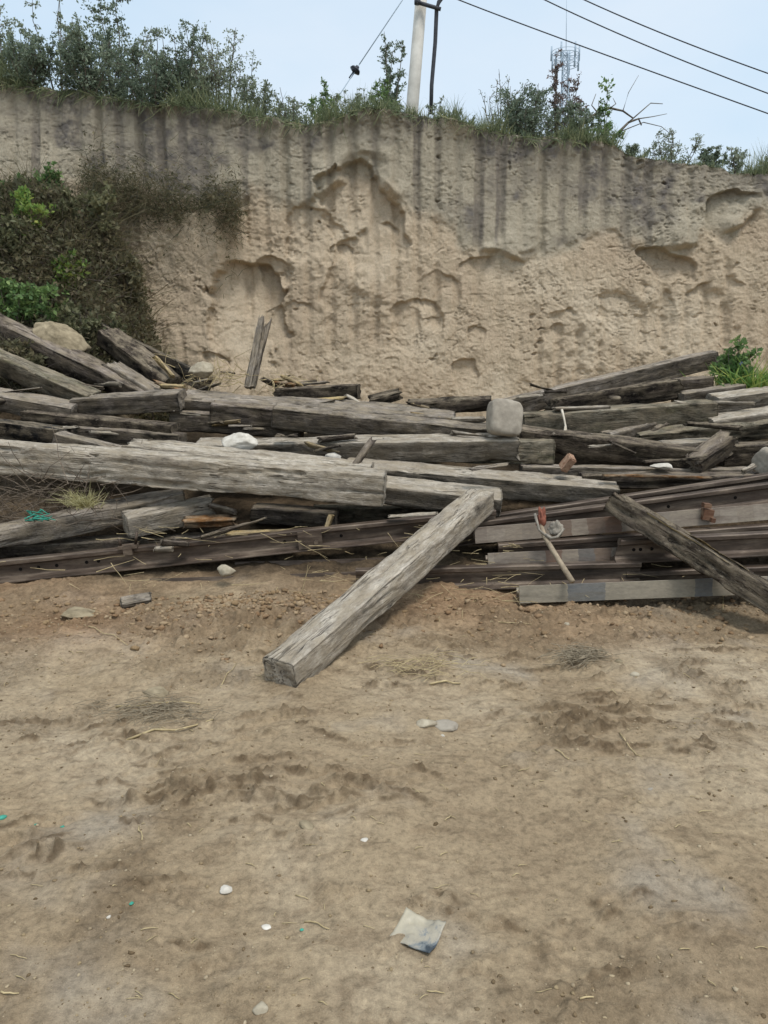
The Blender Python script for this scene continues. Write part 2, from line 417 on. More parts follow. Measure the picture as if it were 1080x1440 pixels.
D = .14*fbm(CX*.45, CZ*.4, oct=2, seed=74)+(.04-.025*crust)*fbm(CX*1.4, CZ*.9, oct=3, seed=75)+(.02-.013*crust)*fbm(CX*4, CZ*3.2, oct=4, seed=76)
def near_(px, w): return sstep(w, w*.4, np.abs(CX-xof(px)))
lip = np.clip(near_(500, .75)+.55*near_(715, .45)+.7*near_(950, .45)+.8*near_(1060, .4)+.35*near_(300, .5), 0, 1)*sstep(-.35, .1, fbm(CX*3, CZ*3, oct=2, seed=77))
D += .15*lip*crust*sstep(.55, .03, wz-kl)+.015*crust
# spalled, flaky lower face: little ledges that overhang, broken by noise
# tooth columns broken into crescent bites, each column with its own rhythm
gq = (CX+.05*fbm(CX*.9, CZ*.8, oct=2, seed=131))/.235; gcid = np.floor(gq).astype(np.int64); gf = np.abs(gq-gcid-.5)*2
gr1, gr2 = _hash(gcid, gcid*0, gcid*0, 14), _hash(gcid, gcid*0, gcid*0, 15)
zq = (CZ+.10*gf**2+.09*fbm(CX*4, CZ*4, oct=3, seed=130))/(.22+.30*gr1)+7*gr2; fl = zq-np.floor(zq)
zid = np.floor(zq).astype(np.int64); bite = _hash(gcid, zid, gcid*0, 16)
D -= .020*(bite > .45)*bite*(.25+.75*low)*sstep(1.0, .55, gf)*sstep(1.0, .86, fl)*fl**1.5*sstep(-.3, .2, fbm(CX*1.6, CZ*1.6, oct=2, seed=132))
# crumbly broken patches
q_ = CZ*11+1.8*fbm(CX*4, CZ*4, oct=4, seed=133)-1.3*CX; fl = q_-np.floor(q_)
cp_ = sstep(.08, .42, fbm(CX*2.0+5, CZ*2.0, oct=4, seed=134))
D += .008*cp_*(sstep(0, .22, fl)*(1-.8*fl)-.4)*sstep(-.2, .3, fbm(CX*7, CZ*7, oct=2, seed=138))+.016*cp_*fbm(CX*9, CZ*9, oct=4, seed=139)*(1-.8*crust)
rg_ = 1-np.abs(fbm(CX*3.2+.5*fbm(CX*2, CZ*2, seed=136), CZ*2.4, oct=4, seed=135))
D -= .012*sstep(.90, 1.0, rg_)*(.3+.7*low)*sstep(.0, .4, fbm(CX*1.4, CZ*1.4, oct=2, seed=137))
# excavator tooth grooves
gr = (CX+.05*fbm(CX*.8, CX*0, oct=2, seed=78)+.012*fbm(CX*.7, CZ*1.1, oct=2, seed=79))/.258
ph = gr-np.floor(gr); cid = np.floor(gr).astype(np.int64)
rc = _hash(cid, cid*0, cid*0, 4); rc2 = _hash(cid, cid*0, cid*0, 6)
groove = np.abs(ph-.5)*2
D -= (.07*crust*(.3+.7*rc)+.045*(1-crust)*sstep(-.1, .3, fbm(CX*.8, CZ*.9, oct=2, seed=79)))*(1-sstep(0, .6, groove))
length = .75+.85*rc+.25*vnoise(CX*9, CZ*0, seed=80)
left = sstep(-2.2, -3.2, CX)
depth_from_top = CZT-CZ
streak = sstep(.44, .20, groove+.45*(.5-rc2)+.16*fbm(CX*9, CZ*1.9, oct=4, seed=81))*sstep(length+.25, length-.25, depth_from_top+.25*fbm(CX*5, CZ*2, oct=2, seed=82))*sstep(.12, .75, rc2)*(.55+.45*sstep(-.3, .3, fbm(CX*2.2, CZ*1.3, oct=3, seed=171)))
grey = sstep(-.25, .35, fbm(CX*1.2, CZ*1.6, oct=4, seed=83)+.7*sstep(.9, .0, depth_from_top)-.25+.25*sstep(.5, -3, CX))*crust
grey = np.clip(grey*sstep(1.9, .6, depth_from_top)*(.45+1.1*sstep(-.1, .35, fbm(CX*2.6, CZ*2.2, oct=4, seed=172)+.12*sstep(0, -3, CX))), 0, 1)
streak = np.clip(streak*(.15+.85*sstep(-.2, .1, wz-kl+.25*fbm(CX*6, CZ*.8, oct=2, seed=173))), 0, 1)
# shelf on the left under the grass ledge
D += .34*sstep(xof(345), xof(300), CX)*sstep(zof(282)+.03, zof(296)-.03, wz)*sstep(xof(120), xof(215), CX)*(.6+.4*sstep(zof(420), zof(310), CZ))
def scoop(px, py, rpx, rpy, depth, tail=2.4, tilt=0.0, sd=0):
    global D
    x0, z0 = xof(px, py), zof(py); rx = rpx/FPX*YC; rz = rpy/FPX*YC
    xx = wx-x0; zz = wz-z0+tilt*xx
    zz = np.where(zz < 0, zz/tail, zz)
    r = np.sqrt((xx/rx)**2+(zz/rz)**2)+.34*fbm(CX*4+sd, CZ*4, oct=5, seed=90+sd)
    fade = np.where(wz < z0, 1-np.clip((z0-wz)/(rz*tail), 0, 1), 1)
    D -= depth*sstep(1.0, .90, r)*fade*(1 if sd in (1, 2, 8) else sstep(-.45, .05, fbm(CX*2.1+sd*3, CZ*2.1, oct=2, seed=150+sd)))
scoop(345, 412, 60, 44, .19, 2.8, .05, 1)
scoop(384, 372, 26, 16, .10, 2, .0, 14)
scoop(512, 300, 62, 60, .14, 1.5, .5, 2)
scoop(505, 380, 60, 55, .07, 2.0, -.5, 3)
scoop(445, 330, 42, 40, .05, 2.0, .2, 4)
scoop(590, 440, 40, 22, .06, 3, .1, 5)
scoop(700, 372, 52, 10, .06, 3, 0, 6)
scoop(795, 450, 32, 14, .06, 3.5, -.2, 7)
scoop(950, 362, 44, 14, .12, 2.2, .3, 8)
scoop(1055, 285, 45, 22, .12, 2.5, .1, 9)
scoop(900, 440, 60, 40, .06, 2.5, .2, 10)
scoop(655, 520, 22, 12, .06, 3, 0, 11)
scoop(255, 345, 34, 24, .05, 2, .2, 12)
scoop(1020, 420, 50, 30, .07, 2.5, 0, 13)
scoop(430, 470, 60, 40, .04, 2.5, .3, 15)
scoop(620, 400, 30, 20, .05, 3, 0, 16)
for k in range(9):                                        # small crescent bites of the bucket teeth
    scoop(random.uniform(230, 1080), random.uniform(330, 545), random.uniform(8, 22), random.uniform(5, 12), random.uniform(.02, .05), 3, random.uniform(-.3, .3), 20+k)
jx = .05*fbm(CX*12, CZ*12, oct=2, seed=140); w1, i1 = worley((CX+jx)*7, (CZ+jx)*11, 31); w2, i2 = worley((CX+jx)*18, (CZ-jx)*28, 33)
pm = sstep(.12, .4, fbm(CX*1.7, CZ*1.7, oct=3, seed=111))
D -= .05*pm*sstep(.34, .08, w1)*(i1 > .9); D -= .018*(.1+.9*pm)*sstep(.36, .1, w2)*(i2 > .88)
D += .03*np.abs(fbm(CX*7, CZ*9, oct=3, seed=112))*sstep(-.1, .3, fbm(CX*1.2, CZ*1.2, oct=2, seed=113))
cr_ = 1-np.abs(fbm(CX*6+.8*fbm(CX*3, CZ*3, oct=2, seed=160), CZ*7, oct=4, seed=161))
D -= .014*sstep(.92, .99, cr_)*sstep(.18, .45, fbm(CX*1.8+3, CZ*1.8, oct=3, seed=162))
kn_ = fbm(CX*20, CZ*24, oct=3, seed=163); D -= .014*sstep(.36, .55, kn_)*sstep(.05, .4, fbm(CX*2.4, CZ*2.4, oct=2, seed=164))
D += .010*fbm(CX*15, CZ*13, oct=4, seed=114)+.007*fbm(CX*46, CZ*40, oct=2, seed=115)
D += .10*sstep(.22, .0, depth_from_top)*(fbm(CX*2.2, CZ*2.2, oct=3, seed=116)+.2)   # turf lip
CYY = YC+.13*(CZ-1.0)-D
m = Mat('loess_earth', .97, .08)
co = m.coord((1, 1, 1), jitter=False)
b1 = m.noise(co, 1.1, 5, .55); b2 = m.noise(co, 6, 6, .6, .3); b3 = m.noise(co, 40, 5, .7)
tan = m.ramp(b1, [(.33, 'c3af95'), (.5, 'cebba0'), (.68, 'd7c6ac')])
tan = m.mix(m.ramp(b2, [(.36, .5), (.5, 0.0)]), tan, 'a9987f')
crc = m.mix(m.ramp(b2, [(.38, 0.0), (.6, .9)]), 'b0a590', 'bfb49e')
c = m.mix(m.attr('crust'), tan, crc)
c = m.mix(m.math('MULTIPLY', m.attr('grey'), m.ramp(m.noise(co, 5, 6, .7), [(.38, .25), (.6, 1.0)])), c, '756f69')
c = m.mix(m.math('MULTIPLY', m.attr('streak'), m.ramp(m.noise(m.coord((9, 9, 2), jitter=False), 2, 4, .6), [(.3, .55), (.6, 1.0)])), c, '877f74')
c = m.mix(.6, c, m.ramp(b3, [(.3, .7), (.5, 1.0), (.72, 1.15)]), 'MULTIPLY')
m.col(c); m.bump(m.math('ADD', b3, m.noise(co, 120, 3, .7)), .85, .03)
LOESS = m.m
o = link('earth_cliff', mesh_np('earth_cliff', np.stack([CX, CYY, CZ], -1).reshape(-1, 3), gridF(len(cx), len(cv)),
         {'crust': sstep(-.14, .16, wz-kl+.22*fbm(CX*3.5, CZ*3.5, oct=4, seed=170)), 'grey': grey, 'streak': streak}), LOESS); o['kind'] = 'structure'
# plateau on top, joined to the cliff's upper rim
ty = np.concatenate([[0], np.geomspace(.08, 420, 40)])
TX = np.repeat(cx[None, ::6], len(ty), 0).astype(np.float32); rim = CYY[-1][::6]; rimz = CZ[-1][::6]
TY = rim[None]+ty[:, None]; TZ = rimz[None]*np.exp(-ty[:, None]/60)+3.9*(1-np.exp(-ty[:, None]/60))+.05*fbm(TX*2, TY*2, oct=2, seed=120)*(ty[:, None] > .05)
TX = TX*(1+ty[:, None]/40)
m = Mat('plateau_soil', .95, .1); n = m.noise(m.coord((1, 1, 1), jitter=False), 6, 5, .6); m.col(m.ramp(n, [(.35, '4d4a35'), (.65, '736a50')])); m.bump(n, .5, .03)
o = link('hilltop_ground', mesh_np('hilltop_ground', np.stack([TX, TY, TZ], -1).reshape(-1, 3), gridF(TX.shape[1], len(ty))), m.m); o['kind'] = 'structure'

# ------------------------------------------------------------------ sleepers
def beam_mesh(L, w, h, seed=0, rot=.4, crack=1.0, ragA=0.0, ragB=0.0, bow=0.0, groove=0.0, side=.75):
    nx = max(24, int(L/.016)); ns = 13
    b = min(w, h)*.5; r = .012+.012*rot
    def sidepts(n, a): return np.concatenate([[-a+.001], np.linspace(-a+r*.5, a-r*.5, n), [a-.001]])
    sy, sz = sidepts(ns, w/2), sidepts(max(7, int(ns*h/w)), h/2)
    P = np.concatenate([np.stack([sy, np.full_like(sy, -h/2)], 1), np.stack([np.full_like(sz, w/2), sz], 1),
                        np.stack([sy[::-1], np.full_like(sy, h/2)], 1), np.stack([np.full_like(sz, -w/2), sz[::-1]], 1)])
    c = np.clip(P, [-w/2+r, -h/2+r], [w/2-r, h/2-r]); d = P-c
    n = d/np.maximum(np.linalg.norm(d, axis=1, keepdims=True), 1e-6); P = c+n*r
    cor = np.exp(-((w/2-np.abs(P[:, 0]))+(h/2-np.abs(P[:, 1])))/.03*1.0) * 1.0
    cor = np.clip(cor*1.2, 0, 1)
    xs = np.linspace(-L/2, L/2, nx); np_ = len(P)
    X = np.repeat(xs[:, None], np_, 1); Y = np.repeat(P[None, :, 0], nx, 0); Z = np.repeat(P[None, :, 1], nx, 0)
    NY = np.repeat(n[None, :, 0], nx, 0); NZ = np.repeat(n[None, :, 1], nx, 0)
    so = seed*3.77
    er = .010*rot*fbm(X*2.0+so, Y*6, Z*6+so, oct=3, seed=seed)+.006*fbm(X*9+so, Y*20, Z*20, oct=3, seed=seed+1)
    cut = np.clip(fbm(X*1.7+so, Y*5+3, Z*5, oct=3, seed=seed+2)-.02, 0, 1)
    er -= rot*.16*cut*cor[None]*min(1, b/.07)                       # worn, broken arrises
    rid = 1-np.abs(vnoise(X*.9+so, Y*34+.6*vnoise(X*2.5, Y*8, Z*8, seed=seed+4), Z*34, seed=seed+3))
    er -= crack*.022*np.clip((rid-.83)/.17, 0, 1)*sstep(-.35, .3, vnoise(X*1.3+so, Y*9, Z*9, seed=seed+6))
    rid = 1-np.abs(vnoise(X*2.2+so, Y*80, Z*80, seed=seed+7)); er -= crack*.006*np.clip((rid-.75)/.25, 0, 1)
    if groove:                                                      # long rotted trench in the upper face
        top = (NZ > .6); gc = .12*w*fbm(X*1.1+so, X*0, oct=2, seed=seed+8)
        er -= groove*top*sstep(.23*w, .08*w, np.abs(Y-gc)+.02*fbm(X*9, Y*9, oct=2, seed=seed+9))*sstep(-.45, .0, fbm(X*1.2+so, X*0+2, oct=2, seed=seed+10)+.15)
    Y = Y+NY*er; Z = Z+NZ*er
    t = np.abs(X)/(L/2)
    endA = sstep(-L/2+.45, -L/2, X); endB = sstep(L/2-.45, L/2, X)
    rg = np.abs(fbm(Y*16+so, Z*16, oct=3, seed=seed+11))*1.6
    X = X+endA*ragA*rg-endB*ragB*rg
    X = X+(endA**8)*.006*fbm(Y*30, Z*30, oct=2, seed=seed+12)-(endB**8)*.006*fbm(Y*30, Z*30+4, oct=2, seed=seed+13)
    Z = Z+bow*(1-t*t)
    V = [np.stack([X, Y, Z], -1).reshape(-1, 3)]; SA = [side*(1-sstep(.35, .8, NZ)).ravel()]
    i = np.arange(nx*np_).reshape(nx, np_); j = np.roll(i, -1, 1)
    F = [np.stack([i[:-1], i[1:], j[1:], j[:-1]], -1).reshape(-1, 4)]
    base = nx*np_
    for e, k, sgn in ((0, ragA, -1), (nx-1, ragB, 1)):
        ring = np.stack([X[e], Y[e], Z[e]], -1); cen = ring.mean(0); prev = i[e]
        for q in (.96, .75, .5, .25, .03):
            nr = cen+(ring-cen)*q
            nr[:, 0] = ring[:, 0]*q+cen[0]*(1-q)+.5*sgn*(1-q)*0+ .007*fbm(nr[:, 1]*40+so, nr[:, 2]*40, oct=2, seed=seed+14)*(1+6*k) + (sgn*.004 if q < .97 else 0)
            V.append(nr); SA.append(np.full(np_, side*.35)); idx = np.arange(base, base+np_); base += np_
            a, b2 = (prev, idx)
            quad = np.stack([a, np.roll(a, -1), np.roll(b2, -1), b2], -1)
            F.append(quad if sgn > 0 else quad[:, ::-1]); prev = idx
    return mesh_np('beam', np.concatenate(V), np.concatenate(F), {'side': np.concatenate(SA)})
def frame(A, B, w, h, roll=0.0):
    """local x along the front upper arris A>B, local y away from the viewer, local z up"""
    u = (B-A).normalized(); v = u.cross(Vector((0, 0, 1))).normalized()
    if v.y < 0: v = -v
    n = v.cross(u)
    if n.z < 0: n = -n
    if u.cross(v).dot(n) < 0: u = -u
    if roll:
        q = Matrix.Rotation(math.radians(roll), 3, u); v = q @ v; n = q @ n
    cen = (A+B)/2+v*w/2-n*h/2
    M = Matrix((u, v, n)).transposed().to_4x4(); M.translation = cen
    return M, (B-A).length
class P3(tuple):
    def __new__(c, v): return super().__new__(c, (v.x, v.y, v.z))
def pt(p):
    if isinstance(p, P3): return Vector(p)
    if len(p) == 3: return at(*p)
    return hit(*p)
SIDX = [0]
def sleeper(label, A, B, w=.22, h=.16, roll=0, mat='grey', rot=.4, name='railway_sleeper', cat='sleeper', group='old railway sleepers heaped below the cliff', **k):
    SIDX[0] += 1
    A, B = pt(A), pt(B); M, L = frame(A, B, w, h, roll)
    if (M.to_3x3() @ Vector((1, 0, 0))).dot(B-A) < 0 and ('ragA' in k or 'ragB' in k):
        k['ragA'], k['ragB'] = k.get('ragB', 0), k.get('ragA', 0)
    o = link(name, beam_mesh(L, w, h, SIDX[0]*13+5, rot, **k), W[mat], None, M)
    if 0: print('SL %-70s L=%.2f A=(%.2f %.2f %.2f) B=(%.2f %.2f %.2f)' % (label[:70], L, *A, *B))
    return tag(o, label, cat, group)
S = sleeper
# front
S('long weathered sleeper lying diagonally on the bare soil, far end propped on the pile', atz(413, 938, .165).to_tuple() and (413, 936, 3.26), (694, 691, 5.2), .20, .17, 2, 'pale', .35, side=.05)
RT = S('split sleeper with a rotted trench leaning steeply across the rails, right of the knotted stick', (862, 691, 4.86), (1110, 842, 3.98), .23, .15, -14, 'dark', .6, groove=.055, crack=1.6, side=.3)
for x_, y_, z_, L_, a_ in ((-.05, -.108, .066, .62, .00), (.12, .045, .070, .70, .02), (-.28, .10, .064, .40, -.02)):
    sp_ = link('split_edge', beam_mesh(L_, .018, .018, int(x_*100)+60, .8, ragA=.15, ragB=.15), W['yellow'], RT, wm(RT) @ Matrix.Translation((x_, y_, z_)) @ Matrix.Rotation(a_, 4, 'Z')); sp_['label'] = 'pale freshly split edge'
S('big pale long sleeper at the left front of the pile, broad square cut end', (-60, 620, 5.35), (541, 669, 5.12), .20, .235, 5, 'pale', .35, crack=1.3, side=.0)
S('grey sleeper lying flat right behind the big pale front sleeper', (168, 625, 5.62), (520, 662, 5.38), .22, .16, 11, 'pale', .6, ragA=.08)
S('pale topped sleeper pinned under the far end of the diagonal sleeper', (440, 674, 5.45), (706, 703, 5.30), .24, .15, 12, 'pale', .35)
S('long straight pale sleeper running right from the small white stone to the leaning split sleeper', (484, 656, 5.75), (872, 688, 5.55), .24, .17, 11, 'pale', .3)
S('long pale sleeper with dark front and a splintered right end below the upright grey block', (272, 626, 5.98), (733, 619, 5.90), .24, .18, 9, 'pale', .45, ragB=.05)
S('mossy yellowish sleeper end sticking out below the splintered long sleeper', (640, 622, 6.12), (780, 621, 6.0), .2, .19, 2, 'moss', .3, side=0)
S('long dark sleeper running right from the upright grey block, worn upper edge', (733, 604, 6.2), (992, 634, 5.86), .22, .19, 6, 'dark', .7)
S('thick dark sleeper with blunt left end on the middle heap below the upright stake', (250, 560, 6.50), (640, 588, 6.35), .30, .17, 13, 'grey', .6)
S('short dark sleeper with round worn face jutting forward under the thick top sleeper', (295, 567, 6.33), (470, 583, 6.25), .2, .19, 5, 'brown', .6)
S('notched grey sleeper with a row of bolt marks in the middle of the heap', (383, 574, 6.22), (700, 605, 6.12), .22, .19, 10, 'grey', .55, crack=1.5)
S('dark sleeper butt in the shade left of and below the round worn sleeper', (237, 577, 6.42), (420, 590, 6.3), .2, .18, 0, 'brown', .5)
S('charred short sleeper lying behind the upright stake on the crest of the heap', (380, 547, 6.95), (501, 541, 6.85), .2, .14, 0, 'dark', .7, ragA=.1)
S('rotten crumbling sleeper with a yellow crack just left of the upright grey block', (570, 562, 6.6), (690, 556, 6.5), .2, .15, 0, 'dark', 1.0, ragA=.12, crack=2)
# left
S('long sleeper sloping down from the left bank beside the yellowish boulder', (-40, 436, 7.35), (206, 555, 6.75), .24, .2, 10, 'brown', .5)
S('short broken sleeper end at the foot of the sloping bank sleeper', (143, 508, 7.05), (218, 553, 6.75), .22, .16, 0, 'grey', .8, ragA=.06)
S('dark boxy sleeper with its end toward the left, right of the yellowish boulder', (137, 464, 7.5), (228, 534, 6.95), .24, .19, 8, 'dark', .4)
S('black tarred sleeper sloping down the bank edge against the cliff foot', (118, 443, 8.0), (286, 526, 7.5), .24, .17, -12, 'black', .4)
S('mossy plank edged sleeper slanting down at the far left among weeds', (-40, 486, 6.75), (122, 557, 6.5), .22, .17, 10, 'moss', .5)
S('grey sleeper end entering at the left edge above the dark wide sleeper', (-60, 546, 6.4), (98, 573, 6.3), .22, .16, 10, 'grey', .5)
S('short even sleeper between the left edge sleeper and the thick top sleeper', (96, 562, 6.42), (249, 553, 6.36), .22, .16, 8, 'grey', .4)
S('wide dark sleeper with a bolt hole lying below the short even sleeper', (28, 578, 6.2), (240, 598, 6.1), .22, .22, 0, 'dark', .5)
S('dim brown sleeper wedged under the wide dark sleeper at left', (100, 600, 6.05), (250, 612, 5.98), .22, .16, 0, 'brown', .4)
S('small sleeper with a pale cut left end lying behind the big pale front sleeper', (74, 608, 5.78), (180, 634, 5.6), .18, .16, 0, 'grey', .4)
S('dark sleeper in the shadows at the far left edge of the pile', (-60, 585, 6.0), (80, 604, 5.92), .22, .2, 0, 'black', .4)
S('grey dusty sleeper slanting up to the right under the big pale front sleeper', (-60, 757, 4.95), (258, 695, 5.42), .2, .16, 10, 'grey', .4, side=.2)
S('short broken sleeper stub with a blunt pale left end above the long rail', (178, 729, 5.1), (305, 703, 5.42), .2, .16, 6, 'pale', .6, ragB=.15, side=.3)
S('rotten sleeper stub with bright orange inner wood', (256, 733, 5.2), (335, 730, 5.26), .12, .075, 10, 'orange', 1.0, ragA=.05, ragB=.1)
S('brown sleeper showing through the dark gap below the big pale front sleeper', (352, 714, 5.5), (470, 722, 5.42), .2, .13, 0, 'brown', .5)
S('mossy sleeper deep in the gap left of the diagonal sleeper', (440, 716, 5.6), (640, 712, 5.6), .2, .13, 0, 'moss', .5)
S('thin yellowish plank lying along the back of the long rail', (318, 750, 5.08), (418, 747, 5.1), .1, .045, 0, 'yellow', .5, 'wooden_plank', 'plank', None)
S('dusty brown sleeper lying low behind the left half of the long rail', (-60, 772, 5.15), (330, 752, 5.28), .2, .13, 0, 'brown', .4)
# right
S('long brown sleeper rising to the right highest on the pile, against the cliff', (700, 566, 7.0), (1010, 493, 7.7), .2, .18, 0, 'grey', .5, ragA=.12)
S('rotten dark sleeper with torn underside beneath the high rising sleeper', (775, 562, 6.85), (962, 532, 7.1), .2, .19, 0, 'dark', 1.0, ragA=.1, ragB=.06, crack=2)
S('short dark sleeper piece beside the torn end of the rotten sleeper', (958, 533, 7.2), (1004, 529, 7.25), .2, .14, 0, 'brown', .6)
S('grey topped sleeper below the green weeds at right', (962, 553, 7.0), (1050, 540, 7.1), .24, .15, 0, 'grey', .5)
S('pale topped sleeper leaving the right edge just below the green weeds', (1012, 560, 6.75), (1130, 545, 6.85), .22, .16, 10, 'pale', .4)
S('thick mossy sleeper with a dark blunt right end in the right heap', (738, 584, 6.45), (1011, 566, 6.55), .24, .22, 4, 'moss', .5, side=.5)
S('short pale sleeper with a clean top behind the dark blunt end', (990, 567, 6.9), (1040, 573, 6.8), .26, .16, 12, 'pale', .25)
S('pale sleeper entering at the right edge level with the dark blunt end', (1005, 592, 6.45), (1130, 574, 6.5), .22, .16, 10, 'pale', .4)
S('mossy split sleeper on the right below the pale right edge sleeper', (900, 612, 6.35), (1130, 588, 6.4), .22, .16, 10, 'moss', .8, crack=2)
S('light board like sleeper wedged above the rotted stump at right', (935, 622, 6.15), (1045, 617, 6.15), .2, .1, 0, 'pale', .6, ragB=.08)
S('dark sleeper in the shade at the lower right edge of the heap', (1020, 628, 6.0), (1130, 622, 6.0), .22, .18, 0, 'dark', .5)
S('short slanting sleeper piece in the gap under the thick mossy sleeper', (860, 610, 6.35), (925, 594, 6.5), .2, .15, 0, 'grey', .5)
S('rotted hollow sleeper stump leaning at the right end of the long dark sleeper', (985, 650, 5.75), (1038, 612, 5.95), .16, .17, 14, 'brown', 1.0, ragA=.08, ragB=.12, crack=2)
S('low straight sleeper in the dark gap behind the small brick', (735, 656, 5.95), (1060, 660, 5.85), .16, .09, 0, 'grey', .3)
S('low brown sleeper in front of the straight gap sleeper at right', (820, 668, 5.75), (1110, 668, 5.65), .18, .12, 0, 'brown', .3)
S('thin pinkish plank lying on the low brown sleeper', (850, 668, 5.6), (1002, 671, 5.58), .06, .014, 0, 'orange', .3, 'wooden_plank', 'plank', None)
S('thin pale slat lying on top of the thick mossy sleeper', (782, 573, 6.5), (858, 571, 6.55), .1, .02, 0, 'pale', .4, 'wooden_plank', 'plank', None)
# broken bits on the heap
def stick(label, P, Q, w, h, mat, roll=0, name='wood_splinter', cat='splinter', group=None, **k):
    return sleeper(label, P, Q, w, h, roll, mat, .8, name, cat, group, **k)
stick('upright splintered stake standing at the back of the heap against the cliff', (352, 545, 6.9), (374, 441, 7.05), .10, .095, 'grey', 8, 'broken_stake', 'stake', ragA=.02, ragB=.42, crack=2.5, side=.3)
stick('bright yellow splinter leaning right of the dark boxy sleeper', (215, 498, 7.1), (240, 527, 6.95), .05, .03, 'yellow', ragA=.05)
stick('orange wood splinter pointing left under the thick top sleeper end', (210, 533, 6.85), (252, 547, 6.7), .08, .035, 'orange', ragA=.1)
stick('second pale splinter lying beside the orange splinter', (222, 540, 6.75), (256, 541, 6.75), .08, .04, 'yellow', ragA=.05)
stick('orange rotten splinter behind the upright stake foot', (378, 533, 7.2), (412, 540, 7.0), .09, .06, 'orange', ragA=.08, ragB=.08)
stick('pale straw coloured splinter right of the orange rotten splinter', (395, 527, 7.2), (425, 541, 7.05), .05, .025, 'yellow', ragB=.08)
stick('crumbling dark wood chunk on the crest between heap halves', (520, 562, 7.1), (566, 550, 7.15), .16, .09, 'dark', 12, 'wood_chunk', 'wood chunk', ragA=.1, ragB=.1)
stick('yellow strip of split wood on the notched grey sleeper', (575, 579, 6.45), (650, 590, 6.35), .03, .02, 'yellow', ragA=.05)
stick('small upright wood peg on the edge of the long rail', (461, 742, 5.1), (467, 724, 5.14), .045, .03, 'yellow', name='wood_peg', cat='peg')
stick('short brown wood sliver above the rotten orange stub', (290, 707, 5.35), (330, 718, 5.3), .06, .03, 'brown', ragA=.05, ragB=.05)
_a, _b = onground(172, 857), onground(213, 849)
stick('flat grey timber offcut lying on the soil in front of the rails at left', P3(_a+Vector((0, 0, .035))), P3(_b+Vector((0, 0, .035))), .13, .04, 'grey', 6, 'timber_offcut', 'offcut')

rs = random.Random(77)
for k in range(64):
    zone = rs.choice(('mid', 'mid', 'left', 'right', 'crest', 'gap'))
    px, py = {'mid': (rs.uniform(240, 700), rs.uniform(560, 660)), 'left': (rs.uniform(0, 250), rs.uniform(530, 640)), 'right': (rs.uniform(740, 1080), rs.uniform(545, 665)),
              'crest': rs.choice(((rs.uniform(262, 350), rs.uniform(520, 545)), (rs.uniform(380, 440), rs.uniform(530, 548)), (rs.uniform(500, 690), rs.uniform(556, 580)))), 'gap': (rs.uniform(180, 640), rs.uniform(715, 770))}[zone]
    c0 = hit(px, py, .06 if zone != 'gap' else .0); a = rs.gauss(0, .5); L = rs.uniform(.10, .5); dv = Vector((math.cos(a), math.sin(a)*.7, rs.gauss(0, .22))).normalized()*L/2
    stick('broken wood sliver lying loose among the heaped sleepers', P3(c0-dv), P3(c0+dv), rs.uniform(.025, .08), rs.uniform(.012, .035), rs.choice(('grey', 'brown', 'pale', 'pale', 'dark', 'yellow', 'brown')), rs.uniform(-20, 20), 'wood_sliver', 'sliver', 'broken slivers among the sleepers', ragA=.08, ragB=.08)
# ------------------------------------------------------------------ rails
RP = [(-.066, 0), (.066, 0), (.066, .010), (.03, .021), (.0085, .034), (.0078, .075), (.0085, .108), (.022, .116), (.035, .120), (.0355, .146), (.028, .152),
      (-.028, .152), (-.0355, .146), (-.035, .120), (-.022, .116), (-.0085, .108), (-.0078, .075), (-.0085, .034), (-.03, .021), (-.066, .010)]
def rail_mesh(L, sag, seed, cutA=0.0):
    nx = max(12, int(L/.08)); p = np.array(RP); p[:, 1] -= .152
    pc = []                                     # duplicate corners a little so smooth shading keeps crisp arrises
    for i in range(len(p)):
        a, b, c = p[i-1], p[i], p[(i+1) % len(p)]
        for q in (a, c):
            d = (q-b); pc.append(b+d/np.linalg.norm(d)*min(.0015, np.linalg.norm(d)*.2))
    p = np.array(pc); n = len(p); xs = np.linspace(-L/2, L/2, nx)
    X = np.repeat(xs[:, None], n, 1); Y = np.repeat(p[None, :, 0], nx, 0); Z = np.repeat(p[None, :, 1], nx, 0)
    Z = Z+sag*(1-(2*X/L)**2)+.0012*vnoise(X*7, Y*60, Z*60, seed=seed)
    X = X+cutA*Z*sstep(-L/2+.3, -L/2, X)
    i = np.arange(nx*n).reshape(nx, n); j = np.roll(i, -1, 1)
    F = np.stack([i[:-1], i[1:], j[1:], j[:-1]], -1).reshape(-1, 4)
    me = mesh_np('rail', np.stack([X, Y, Z], -1).reshape(-1, 3), F)
    return me, (np.stack([X, Y, Z], -1))
